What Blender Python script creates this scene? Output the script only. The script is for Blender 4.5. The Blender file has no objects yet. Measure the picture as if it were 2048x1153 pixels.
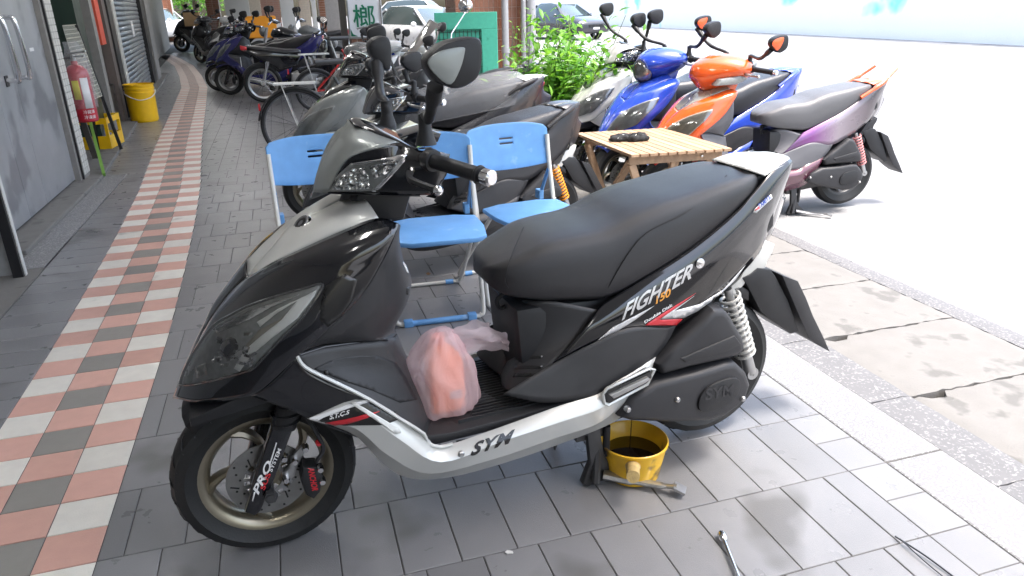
import bpy, bmesh, math, random
from mathutils import Vector, Matrix
from mathutils.bvhtree import BVHTree
from mathutils.geometry import tessellate_polygon
random.seed(7)
sc = bpy.context.scene
COL = sc.collection
R_ = math.radians

# ---------------------------------------------------------------- camera
CAM_F = 1444.31                      # focal length in pixels of a 2048 px wide picture
CR = Vector((0.95501, -0.295968, -0.018942))
CU = Vector((0.125025, 0.343858, 0.930661))
CF = Vector((0.268932, 0.891159, -0.365391))
CP = Vector((-0.52257, -1.45995, 1.3365))
cam = bpy.data.cameras.new("camera")
cam.sensor_width = 36.0
cam.lens = CAM_F / 2048 * 36.0
cam.clip_start = 0.05
cam.clip_end = 400
camo = bpy.data.objects.new("camera", cam)
COL.objects.link(camo)
camo.matrix_world = Matrix(((CR.x, CU.x, -CF.x, CP.x), (CR.y, CU.y, -CF.y, CP.y), (CR.z, CU.z, -CF.z, CP.z), (0, 0, 0, 1)))
sc.camera = camo

# ---------------------------------------------------------------- light
SUN_EL, SUN_AZ = 72.0, 128.0          # elevation, compass direction (clockwise from +Y)
w = bpy.data.worlds.new("World"); sc.world = w; w.use_nodes = True
nt = w.node_tree
bg = nt.nodes["Background"]
sky = nt.nodes.new("ShaderNodeTexSky"); sky.sky_type = 'NISHITA'; sky.sun_disc = False
sky.sun_elevation = R_(SUN_EL); sky.sun_rotation = R_(SUN_AZ)
sky.air_density = 1.3; sky.dust_density = 5.0; sky.ozone_density = 1.0
nt.links.new(sky.outputs[0], bg.inputs[0]); bg.inputs[1].default_value = 0.15
sl = bpy.data.lights.new("sun", 'SUN'); sl.energy = 1.5; sl.angle = R_(14); sl.color = (1, 0.98, 0.96)
so = bpy.data.objects.new("sun", sl); COL.objects.link(so)
sd = Vector((math.sin(R_(SUN_AZ)) * math.cos(R_(SUN_EL)), math.cos(R_(SUN_AZ)) * math.cos(R_(SUN_EL)), math.sin(R_(SUN_EL))))
so.rotation_euler = sd.to_track_quat('Z', 'Y').to_euler()
sc.view_settings.view_transform = 'Standard'
sc.view_settings.look = 'None'
sc.view_settings.gamma = 1
sc.view_settings.exposure = 2.1
sc.cycles.max_bounces = 10
sc.cycles.diffuse_bounces = 6
sc.cycles.use_denoising = True

# ---------------------------------------------------------------- materials
_M = {}
def mat(name, col=(.5, .5, .5), rough=.5, metal=0.0, coat=0.0, trans=0.0, alpha=1.0, noise=0.0, nscale=20.0,
        bump=0.0, bscale=80.0, spec=.5, rand=0.0, spots=None, ior=1.45, emit=None):
    """procedural principled material: base colour varied by noise, optional speckle, optional fine relief"""
    if name in _M: return _M[name]
    m = bpy.data.materials.new(name); m.use_nodes = True; _M[name] = m
    nt = m.node_tree; b = nt.nodes["Principled BSDF"]
    N = nt.nodes.new; L = nt.links.new
    b.inputs['Roughness'].default_value = rough
    b.inputs['Metallic'].default_value = metal
    b.inputs['Coat Weight'].default_value = coat
    b.inputs['Coat Roughness'].default_value = .04
    b.inputs['Transmission Weight'].default_value = trans
    b.inputs['Alpha'].default_value = alpha
    b.inputs['Specular IOR Level'].default_value = spec
    b.inputs['IOR'].default_value = ior
    tc = N('ShaderNodeTexCoord')
    c = list(col) + [1]
    nz = N('ShaderNodeTexNoise'); nz.inputs['Scale'].default_value = nscale; nz.inputs['Detail'].default_value = 5
    L(tc.outputs['Object'], nz.inputs['Vector'])
    mx = N('ShaderNodeMix'); mx.data_type = 'RGBA'
    k = max(noise, .04)
    mx.inputs['A'].default_value = [v * (1 - k) for v in col] + [1]
    mx.inputs['B'].default_value = [min(1, v * (1 + k)) for v in col] + [1]
    L(nz.outputs['Fac'], mx.inputs['Factor'])
    out = mx.outputs['Result']
    if spots:
        scale, scol, thr = spots
        n2 = N('ShaderNodeTexNoise'); n2.inputs['Scale'].default_value = scale; n2.inputs['Detail'].default_value = 3
        L(tc.outputs['Object'], n2.inputs['Vector'])
        rp = N('ShaderNodeMapRange'); rp.inputs['From Min'].default_value = thr; rp.inputs['From Max'].default_value = thr + .08
        L(n2.outputs['Fac'], rp.inputs['Value'])
        m2 = N('ShaderNodeMix'); m2.data_type = 'RGBA'
        L(rp.outputs['Result'], m2.inputs['Factor']); L(out, m2.inputs['A']); m2.inputs['B'].default_value = list(scol) + [1]
        out = m2.outputs['Result']
    if rand:
        oi = N('ShaderNodeObjectInfo'); hs = N('ShaderNodeHueSaturation')
        mr = N('ShaderNodeMapRange'); mr.inputs['To Min'].default_value = 1 - rand; mr.inputs['To Max'].default_value = 1 + rand
        L(oi.outputs['Random'], mr.inputs['Value']); L(mr.outputs['Result'], hs.inputs['Value']); L(out, hs.inputs['Color'])
        out = hs.outputs['Color']
    L(out, b.inputs['Base Color'])
    rr = N('ShaderNodeMapRange'); rr.inputs['To Min'].default_value = max(0, rough - .06 - rough * .12); rr.inputs['To Max'].default_value = min(1, rough + .04 + rough * .12)
    if rough > .15:
        n3 = N('ShaderNodeTexNoise'); n3.inputs['Scale'].default_value = 9; n3.inputs['Detail'].default_value = 6
        L(tc.outputs['Object'], n3.inputs['Vector']); L(n3.outputs['Fac'], rr.inputs['Value']); L(rr.outputs['Result'], b.inputs['Roughness'])
    if bump:
        n4 = N('ShaderNodeTexNoise'); n4.inputs['Scale'].default_value = bscale; n4.inputs['Detail'].default_value = 4
        L(tc.outputs['Object'], n4.inputs['Vector'])
        bp = N('ShaderNodeBump'); bp.inputs['Strength'].default_value = bump; bp.inputs['Distance'].default_value = .002
        L(n4.outputs['Fac'], bp.inputs['Height']); L(bp.outputs['Normal'], b.inputs['Normal'])
    if emit:
        b.inputs['Emission Color'].default_value = list(emit[0]) + [1]; b.inputs['Emission Strength'].default_value = emit[1]
    return m

BLACK = mat('black_gloss_paint', (.006, .0065, .009), .12, coat=1, noise=.1)
MATTE = mat('dark_matte_plastic', (.016, .0165, .0185), .46, bump=.25, bscale=900, noise=.15)
MATTE2 = mat('grey_matte_plastic', (.027, .027, .030), .48, bump=.2, bscale=900, noise=.15)
SILVER = mat('silver_paint', (.60, .605, .58), .33, metal=.25, coat=.5, noise=.05, nscale=5)
COWLG = mat('grey_green_paint', (.26, .28, .27), .36, metal=.25, coat=.4, noise=.05, nscale=5)
RUBBER = mat('tyre_rubber', (.014, .0145, .015), .58, bump=.3, bscale=200, noise=.3)
RIMM = mat('bronze_rim', (.27, .24, .18), .33, metal=.8, noise=.25, nscale=12)
CHROME = mat('chrome', (.75, .75, .76), .1, metal=1)
STEEL = mat('brushed_steel', (.42, .42, .42), .35, metal=.9, noise=.2, nscale=30)
DARKST = mat('dark_steel', (.06, .06, .062), .45, metal=.5, noise=.3)
DISC = mat('disc_steel', (.30, .30, .29), .35, metal=.85, noise=.2, nscale=40)
SEATM = mat('seat_vinyl', (.016, .016, .019), .36, spec=.8, bump=.5, bscale=1400, noise=.1)
WHITEP = mat('white_print', (.75, .75, .75), .4)
REDP = mat('red_print', (.55, .02, .03), .35, coat=.5)
BLACKP = mat('black_print', (.01, .01, .01), .3, coat=.5)
SILP = mat('silver_print', (.6, .6, .6), .3, metal=.4, coat=.4)
ORP = mat('orange_print', (.75, .33, .06), .35)
LAMPD = mat('lamp_housing', (.26, .27, .265), .3, metal=.15, coat=.2, noise=.4, nscale=60)
def glass(name, tint=(.9, .92, .92), rough=.02, mixf=.75):
    if name in _M: return _M[name]
    m = bpy.data.materials.new(name); m.use_nodes = True; _M[name] = m
    nt = m.node_tree; nt.nodes.remove(nt.nodes["Principled BSDF"])
    t = nt.nodes.new('ShaderNodeBsdfTransparent'); t.inputs[0].default_value = list(tint) + [1]
    g = nt.nodes.new('ShaderNodeBsdfGlossy'); g.inputs['Roughness'].default_value = rough
    fr = nt.nodes.new('ShaderNodeFresnel'); fr.inputs['IOR'].default_value = 1.5
    nz = nt.nodes.new('ShaderNodeTexNoise'); nz.inputs['Scale'].default_value = 6
    bp = nt.nodes.new('ShaderNodeBump'); bp.inputs['Strength'].default_value = .08; nt.links.new(nz.outputs['Fac'], bp.inputs['Height'])
    nt.links.new(bp.outputs['Normal'], g.inputs['Normal'])
    mx = nt.nodes.new('ShaderNodeMixShader'); mn = nt.nodes.new('ShaderNodeMath'); mn.operation = 'ADD'; mn.inputs[1].default_value = 1 - mixf - .2 if mixf < .8 else .03
    nt.links.new(fr.outputs[0], mn.inputs[0]); nt.links.new(mn.outputs[0], mx.inputs[0])
    nt.links.new(t.outputs[0], mx.inputs[1]); nt.links.new(g.outputs[0], mx.inputs[2])
    nt.links.new(mx.outputs[0], nt.nodes['Material Output'].inputs['Surface'])
    return m
GLASS = glass('clear_lens', (.95, .96, .96))
PLAMP = mat('parked_headlight', (.34, .35, .35), .18, metal=.3, coat=1, noise=.5, nscale=14)
REFL = mat('faceted_reflector', (.75, .76, .76), .12, metal=1)
def facet(m):
    nt = m.node_tree; b = nt.nodes['Principled BSDF']
    v = nt.nodes.new('ShaderNodeTexVoronoi'); v.inputs['Scale'].default_value = 70
    tc = nt.nodes.new('ShaderNodeTexCoord'); nt.links.new(tc.outputs['Object'], v.inputs['Vector'])
    bp = nt.nodes.new('ShaderNodeBump'); bp.inputs['Strength'].default_value = .9; bp.inputs['Distance'].default_value = .01
    nt.links.new(v.outputs['Distance'], bp.inputs['Height']); nt.links.new(bp.outputs['Normal'], b.inputs['Normal'])
facet(REFL)

# ---------------------------------------------------------------- mesh helpers
class MB:
    def __init__(s): s.v = []; s.f = []
    def add(s, v, f):
        o = len(s.v); s.v += [Vector(p) for p in v]; s.f += [tuple(i + o for i in q) for q in f]; return s
    def box(s, a, b, M=None):
        x0, y0, z0 = a; x1, y1, z1 = b
        v = [Vector(p) for p in ((x0, y0, z0), (x1, y0, z0), (x1, y1, z0), (x0, y1, z0), (x0, y0, z1), (x1, y0, z1), (x1, y1, z1), (x0, y1, z1))]
        if M: v = [M @ p for p in v]
        return s.add(v, [(0, 3, 2, 1), (4, 5, 6, 7), (0, 1, 5, 4), (1, 2, 6, 5), (2, 3, 7, 6), (3, 0, 4, 7)])
    def bar(s, p, q, w, h=None, up=(0, 0, 1)):
        p = Vector(p); q = Vector(q); h = h or w; d = (q - p).normalized(); u = Vector(up)
        if abs(d.dot(u)) > .98: u = Vector((1, 0, 0))
        x = d.cross(u).normalized(); y = x.cross(d)
        v = [c + x * a * w / 2 + y * b * h / 2 for c in (p, q) for a, b in ((-1, -1), (1, -1), (1, 1), (-1, 1))]
        return s.add(v, [(3, 2, 1, 0), (4, 5, 6, 7), (0, 1, 5, 4), (1, 2, 6, 5), (2, 3, 7, 6), (3, 0, 4, 7)])
    def tube(s, pts, r, n=8, closed=False, cap=True, flat=1.0):
        pts = [Vector(p) for p in pts]; m = len(pts)
        rs = r if isinstance(r, (list, tuple)) else [r] * m
        prev = None; rings = []
        for i, p in enumerate(pts):
            if closed: d = (pts[(i + 1) % m] - pts[i - 1])
            else: d = (pts[min(i + 1, m - 1)] - pts[max(i - 1, 0)])
            d.normalize()
            if prev is None:
                u = Vector((0, 0, 1)) if abs(d.z) < .9 else Vector((1, 0, 0))
                x = d.cross(u).normalized()
            else: x = (prev - d * prev.dot(d)).normalized()
            prev = x; y = d.cross(x)
            rings.append([p + x * math.cos(2 * math.pi * k / n) * rs[i] + y * math.sin(2 * math.pi * k / n) * rs[i] * flat for k in range(n)])
        return s.rings(rings, closed, cap)
    def rings(s, rings, closed=False, cap=True):
        n = len(rings[0]); m = len(rings); v = [p for r in rings for p in r]; f = []
        for i in range(m if closed else m - 1):
            j = (i + 1) % m
            for k in range(n): f.append((i * n + k, i * n + (k + 1) % n, j * n + (k + 1) % n, j * n + k))
        if cap and not closed: f.append(tuple(range(n - 1, -1, -1))); f.append(tuple((m - 1) * n + k for k in range(n)))
        return s.add(v, f)
    def lathe(s, prof, axis='y', c=(0, 0, 0), n=32, closed=False, a0=0, a1=None):
        """prof: (radius, height along axis)"""
        c = Vector(c); full = a1 is None
        m = n if full else n + 1
        rings = []
        for i in range(m):
            a = 2 * math.pi * i / n if full else a0 + (a1 - a0) * i / n
            ring = []
            for r, h in prof:
                if axis == 'y': p = Vector((r * math.cos(a), h, r * math.sin(a)))
                elif axis == 'z': p = Vector((r * math.cos(a), r * math.sin(a), h))
                else: p = Vector((h, r * math.cos(a), r * math.sin(a)))
                ring.append(c + p)
            rings.append(ring)
        k = len(prof); v = [p for r in rings for p in r]; f = []
        for i in range(m if full else m - 1):
            j = (i + 1) % m
            for q in range(k if closed else k - 1):
                q2 = (q + 1) % k
                f.append((i * k + q, j * k + q, j * k + q2, i * k + q2))
        return s.add(v, f)
    def sphere(s, c, r, n=12, sc_=(1, 1, 1), M=None):
        c = Vector(c); v = []; f = []; m = n // 2
        for i in range(m + 1):
            th = math.pi * i / m
            for k in range(n):
                ph = 2 * math.pi * k / n
                p = Vector((r * math.sin(th) * math.cos(ph) * sc_[0], r * math.sin(th) * math.sin(ph) * sc_[1], r * math.cos(th) * sc_[2]))
                if M: p = M @ p
                v.append(c + p)
        for i in range(m):
            for k in range(n): f.append((i * n + k, (i + 1) * n + k, (i + 1) * n + (k + 1) % n, i * n + (k + 1) % n))
        return s.add(v, f)
    def prism(s, out, y0, y1, bev=0.0, M=None, seg=2):
        """out: (x,z) outline, extruded from y0 to y1"""
        bm = bmesh.new()
        vs = [bm.verts.new((x, y0, z)) for x, z in out]
        fc = bm.faces.new(vs)
        r = bmesh.ops.extrude_face_region(bm, geom=[fc])
        for e in r['geom']:
            if isinstance(e, bmesh.types.BMVert): e.co.y = y1
        bmesh.ops.recalc_face_normals(bm, faces=bm.faces)
        if bev:
            es = [e for e in bm.edges if abs(e.verts[0].co.y - e.verts[1].co.y) < 1e-6]
            bmesh.ops.bevel(bm, geom=es, offset=bev, segments=seg, affect='EDGES', profile=.5, clamp_overlap=True)
        bmesh.ops.triangulate(bm, faces=[f for f in bm.faces if len(f.verts) > 4])
        bm.verts.index_update()
        v = [Vector(q.co) for q in bm.verts]; f = [tuple(q.index for q in t.verts) for t in bm.faces]
        bm.free()
        if M: v = [M @ p for p in v]
        return s.add(v, f)

def empty(name, loc=(0, 0, 0), rz=0, label=None, cat=None, group=None, k=1):
    o = bpy.data.objects.new(name, None); COL.objects.link(o); o.location = loc; o.rotation_euler = (0, 0, rz); o.scale = (k, k, k)
    o.empty_display_size = .1
    return tag(o, label, cat, group)
def tag(o, label=None, cat=None, group=None, kind=None):
    if label: o['label'] = label
    if cat: o['category'] = cat
    if group: o['group'] = group
    if kind: o['kind'] = kind
    return o
def mk(name, mb, m, parent=None, smooth=38, solid=0, bevel=0):
    me = bpy.data.meshes.new(name)
    me.from_pydata([tuple(p) for p in mb.v], [], mb.f); me.update()
    if smooth:
        me.polygons.foreach_set('use_smooth', [True] * len(me.polygons)); me.set_sharp_from_angle(angle=R_(smooth))
    for x in (m if isinstance(m, (list, tuple)) else [m]): me.materials.append(x)
    o = bpy.data.objects.new(name, me); COL.objects.link(o); o.parent = parent
    if solid:
        md = o.modifiers.new('thickness', 'SOLIDIFY'); md.thickness = solid; md.offset = -1
    if bevel:
        md = o.modifiers.new('bevel', 'BEVEL'); md.width = bevel; md.segments = 2; md.limit_method = 'ANGLE'
    return o
def dup(o, parent=None, loc=None, rz=None):
    c = o.copy(); COL.objects.link(c)
    if parent is not None: c.parent = parent
    if loc is not None: c.location = loc
    if rz is not None: c.rotation_euler = (0, 0, rz)
    for ch in list(o.children): dup(ch, c)
    return c
def cr(p0, p1, p2, p3, t):
    return .5 * ((2 * p1) + (p2 - p0) * t + (2 * p0 - 5 * p1 + 4 * p2 - p3) * t * t + (3 * p1 - p0 - 3 * p2 + p3) * t ** 3)
def spl(pts, k=6, closed=False):
    pts = [Vector(p) for p in pts]; m = len(pts); out = []
    for i in range(m if closed else m - 1):
        if closed: a, b, c, d = pts[i - 1], pts[i], pts[(i + 1) % m], pts[(i + 2) % m]
        else:
            b, c = pts[i], pts[i + 1]
            a = pts[i - 1] if i else b * 2 - c
            d = pts[i + 2] if i + 2 < m else c * 2 - b
        for j in range(k): out.append(cr(a, b, c, d, j / k))
    if not closed: out.append(pts[-1])
    return out
def grid(rows, k=5, kv=5):
    rows = [spl(r, k) for r in rows]
    cols = [spl([r[i] for r in rows], kv) for i in range(len(rows[0]))]
    nu = len(cols); nv = len(cols[0])
    v = [cols[i][j] for i in range(nu) for j in range(nv)]
    f = [(i * nv + j, (i + 1) * nv + j, (i + 1) * nv + j + 1, i * nv + j + 1) for i in range(nu - 1) for j in range(nv - 1)]
    return v, f
def orient(v, f, out):
    """flip so that the mean normal looks towards out"""
    n = Vector((0, 0, 0))
    for q in f: n += (v[q[1]] - v[q[0]]).cross(v[q[-1]] - v[q[0]])
    return f if n.dot(Vector(out)) > 0 else [tuple(reversed(q)) for q in f]

# ray through a pixel of the 2048 px photograph, met with a level plane
def gp(px, py, z=0.0):
    d = CR * ((px - 1024) / CAM_F) - CU * ((py - 576.5) / CAM_F) + CF
    return CP + d * ((z - CP.z) / d.z)
# ... met with the plane at distance D in front of the lens
def dp(px, py, D):
    return CP + (CR * ((px - 1024) / CAM_F) - CU * ((py - 576.5) / CAM_F) + CF) * D
# hero scooter frame: x = towards its rear, -y = towards the street camera side, z = up
HF = Vector((-.6853, .24453, 0)); HQ = .0796
HS = Vector((math.cos(HQ), math.sin(HQ), 0)); HT = Vector((math.sin(HQ), -math.cos(HQ), 0))
def P(px, py, t):
    d = CR * ((px - 1024) / CAM_F) - CU * ((py - 576.5) / CAM_F) + CF
    k = ((HF - CP).dot(HT) + t) / d.dot(HT); q = CP + d * k - HF
    return Vector((q.dot(HS), -t, q.z))
class Outline(list): pass
def PZ(l, t):
    o = Outline((P(x, y, t).x, P(x, y, t).z) for x, y in l); o.px = l; o.t = t
    return o
LCAM = Vector(((CP - HF).dot(HS), -(CP - HF).dot(HT), CP.z))
def onto(px, py, t, bvh, off):
    """the point of a panel seen at a pixel of the photograph, lifted off it along its normal"""
    q = P(px, py, t); d = (q - LCAM).normalized(); h, n, i, _ = bvh.ray_cast(LCAM, d)
    if h is None: h, n, i, _ = bvh.find_nearest(q)
    if n.dot(d) > 0: n = -n
    return h + n * off

# ---------------------------------------------------------------- scooter
def patch(name, rows, m, par, k=5, kv=5, th=.003, both=True, bvh=False, sm=38):
    rows = [[p if isinstance(p, Vector) else P(*p) for p in r] for r in rows]
    v, f = grid(rows, k, kv); f = orient(v, f, (0, -1, .25))
    a = MB().add(v, f); o = mk(name, a, m, par, solid=th, smooth=sm)
    if both:
        b = MB().add([Vector((p.x, -p.y, p.z)) for p in v], [tuple(reversed(q)) for q in f]); mk(name, b, m, par, solid=th, smooth=sm)
    if bvh: return o, BVHTree.FromPolygons([tuple(p) for p in v], f)
    return o
def conform(tri_v, tri_f, bvh, off):
    out = []
    for x, z in tri_v:
        h = bvh.ray_cast(Vector((x, -1, z)), Vector((0, 1, 0)))[0]
        if h is None:
            h = bvh.find_nearest(Vector((x, -.2, z)))[0]
            h = Vector((x, h.y, z))
        out.append(Vector((h.x, h.y - off, h.z)))
    return out
def fine(vs, fs, maxlen):
    bm = bmesh.new(); V = [bm.verts.new((x, 0, z)) for x, z in vs]
    for q in fs:
        try: bm.faces.new([V[i] for i in q])
        except ValueError: pass
    bmesh.ops.triangulate(bm, faces=bm.faces)
    for _ in range(5):
        es = [e for e in bm.edges if e.calc_length() > maxlen]
        if not es: break
        bmesh.ops.subdivide_edges(bm, edges=es, cuts=1); bmesh.ops.triangulate(bm, faces=bm.faces)
    bm.verts.index_update()
    v = [(p.co.x, p.co.z) for p in bm.verts]; f = [tuple(p.index for p in q.verts) for q in bm.faces]; bm.free(); return v, f
def inlay(name, out, bvh, m, par, off=.0012, maxlen=.02, th=.0008, smooth=0):
    n = len(out)
    v, f = fine(out.px, tessellate_polygon([[Vector((a, b, 0)) for a, b in out.px]]), maxlen * 620); w3 = [onto(x, y, out.t, bvh, off) for x, y in v]; f = orient(w3, f, (0, -1, 0))
    return mk(name, MB().add(w3, f), m, par, smooth=smooth or 60, solid=th)
def text2d(body, shear=0.0, bold=0.0, space=1.0, res=3):
    cu = bpy.data.curves.new('lettering', 'FONT'); cu.body = body; cu.size = 1; cu.shear = shear; cu.offset = bold; cu.space_character = space; cu.resolution_u = res
    cu.fill_mode = 'FRONT'
    o = bpy.data.objects.new('lettering', cu); COL.objects.link(o)
    dg = bpy.context.evaluated_depsgraph_get(); dg.update()
    me = o.evaluated_get(dg).to_mesh()
    v = [(p.co.x, p.co.y) for p in me.vertices]; f = [tuple(q.vertices) for q in me.polygons]
    o.evaluated_get(dg).to_mesh_clear(); bpy.data.objects.remove(o); bpy.data.curves.remove(cu)
    x0 = min(p[0] for p in v); x1 = max(p[0] for p in v); y0 = min(p[1] for p in v); y1 = max(p[1] for p in v)
    return [((x - x0) / (x1 - x0), (y - y0) / (y1 - y0)) for x, y in v], f
def lettering(name, body, A, B, C, bvh, m, par, t=.17, shear=0.0, bold=0.0, off=.0016, space=1.0):
    """A = pixel of lower left, B = lower right, C = upper left, laid on the panel"""
    v, f = text2d(body, shear, bold, space)
    a, b, c = (Vector(q) for q in (A, B, C)); U = b - a; V = c - a
    v2 = [tuple(a + U * x + V * y) for x, y in v]
    v2, f = fine(v2, f, 9)
    w3 = [onto(x, y, t, bvh, off) for x, y in v2]; f = orient(w3, f, (0, -1, 0))
    return mk(name, MB().add(w3, f), m, par, smooth=0)
def textplane(name, body, o, U, V, m, par=None, bold=0.0, shear=0.0):
    v, f = text2d(body, shear, bold); o = Vector(o); U = Vector(U); V = Vector(V)
    return mk(name, MB().add([o + U * x + V * y for x, y in v], f), m, par, smooth=0)

def wheel(par, c, R, rimr, wid, rim, spokes=5, disc=None, name='wheel', grooves=True):
    wo = bpy.data.objects.new(name, None); COL.objects.link(wo); wo.parent = par; wo.location = c
    h = wid / 2
    prof = [(rimr, -h * .72), (rimr + .012, -h * .8), (R - .035, -h), (R - .012, -h * .82), (R - .002, -h * .4), (R, 0), (R - .002, h * .4), (R - .012, h * .82), (R - .035, h), (rimr + .012, h * .8), (rimr, h * .72), (rimr + .004, 0)]
    ty = mk('tyre', MB().lathe(prof, n=56, closed=True), RUBBER, wo)
    if grooves:
        g = MB()
        for i in range(26):
            a = i / 26 * 2 * math.pi
            for sgn in (-1, 1):
                pts = []
                for q in range(4):
                    u = q / 3; y = sgn * h * (.15 + .72 * u); rr = R - .0005 - (.013 * u * u if u < .99 else .016)
                    aa = a + u * .16 * (1 if sgn > 0 else 1) + (.1 if sgn > 0 else 0)
                    pts.append((rr * math.cos(aa), y, rr * math.sin(aa)))
                g.tube(pts, [.001, .0022, .0022, .001], n=4)
        tag(mk('tread_groove', g, BLACKP, wo), kind='stuff')
    rp = [(rimr + .004, -h * .72), (rimr + .003, -h * .62), (rimr - .012, -h * .6), (rimr - .022, -h * .35), (rimr - .024, 0), (rimr - .022, h * .35), (rimr - .012, h * .6), (rimr + .003, h * .62), (rimr + .004, h * .72), (rimr - .004, h * .7), (rimr - .016, h * .64), (rimr - .03, h * .3), (rimr - .03, -h * .3), (rimr - .016, -h * .64), (rimr - .004, -h * .7)]
    mk('rim', MB().lathe(rp, n=56, closed=True), rim, wo)
    for i in range(spokes):
        a = i / spokes * 2 * math.pi + .35
        mb = MB(); pts = []; rs = []
        for q in range(7):
            u = q / 6; rr = .03 + (rimr - .05) * u; aa = a + .55 * u * u - .1
            pts.append((rr * math.cos(aa), .0 - .012 * math.sin(u * 3), rr * math.sin(aa))); rs.append(.024 - .008 * math.sin(u * 3.1) + .006 * u * u)
        mb.tube(pts, rs, n=8, flat=.5); mk('spoke', mb, rim, wo)
    mk('hub', MB().lathe([(0, -h * .8), (.03, -h * .8), (.035, -h * .3), (.035, h * .3), (.03, h * .8), (0, h * .8)], n=20), rim, wo)
    if disc:
        r0, r1, y = disc
        d = MB().lathe([(r0, y), (r1, y), (r1, y - .004), (r0, y - .004)], n=64, closed=True)
        do = mk('brake_disc', d, DISC, wo)
        hb = MB()
        for i in range(30):
            a = i / 30 * 2 * math.pi; rr = r1 - .010 - .012 * (i % 3)
            p = Vector((rr * math.cos(a), y - .0045, rr * math.sin(a)))
            if i % 5 == 0: q = Vector(((rr - .02) * math.cos(a + .12), y - .0045, (rr - .02) * math.sin(a + .12))); hb.bar(p, q, .004, .002, up=(0, 1, 0))
            else: hb.lathe([(0, -.0006), (.0032, -.0006), (.0032, .001)], c=p, n=8)
        tag(mk('disc_hole', hb, WHITEP if False else BLACKP, wo), kind='stuff')
        # carrier ring with windows
        ca = MB().lathe([(r0 - .022, y - .001), (r0 - .014, y - .001), (r0 - .014, y - .005), (r0 - .022, y - .005)], n=40, closed=True)
        for i in range(15):
            a = i / 15 * 2 * math.pi
            ca.bar(((r0 - .016) * math.cos(a), y - .003, (r0 - .016) * math.sin(a)), ((r0 + .003) * math.cos(a), y - .003, (r0 + .003) * math.sin(a)), .008, .005, up=(0, 1, 0))
        mk('disc_carrier', ca, STEEL, wo)
    return wo

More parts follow.
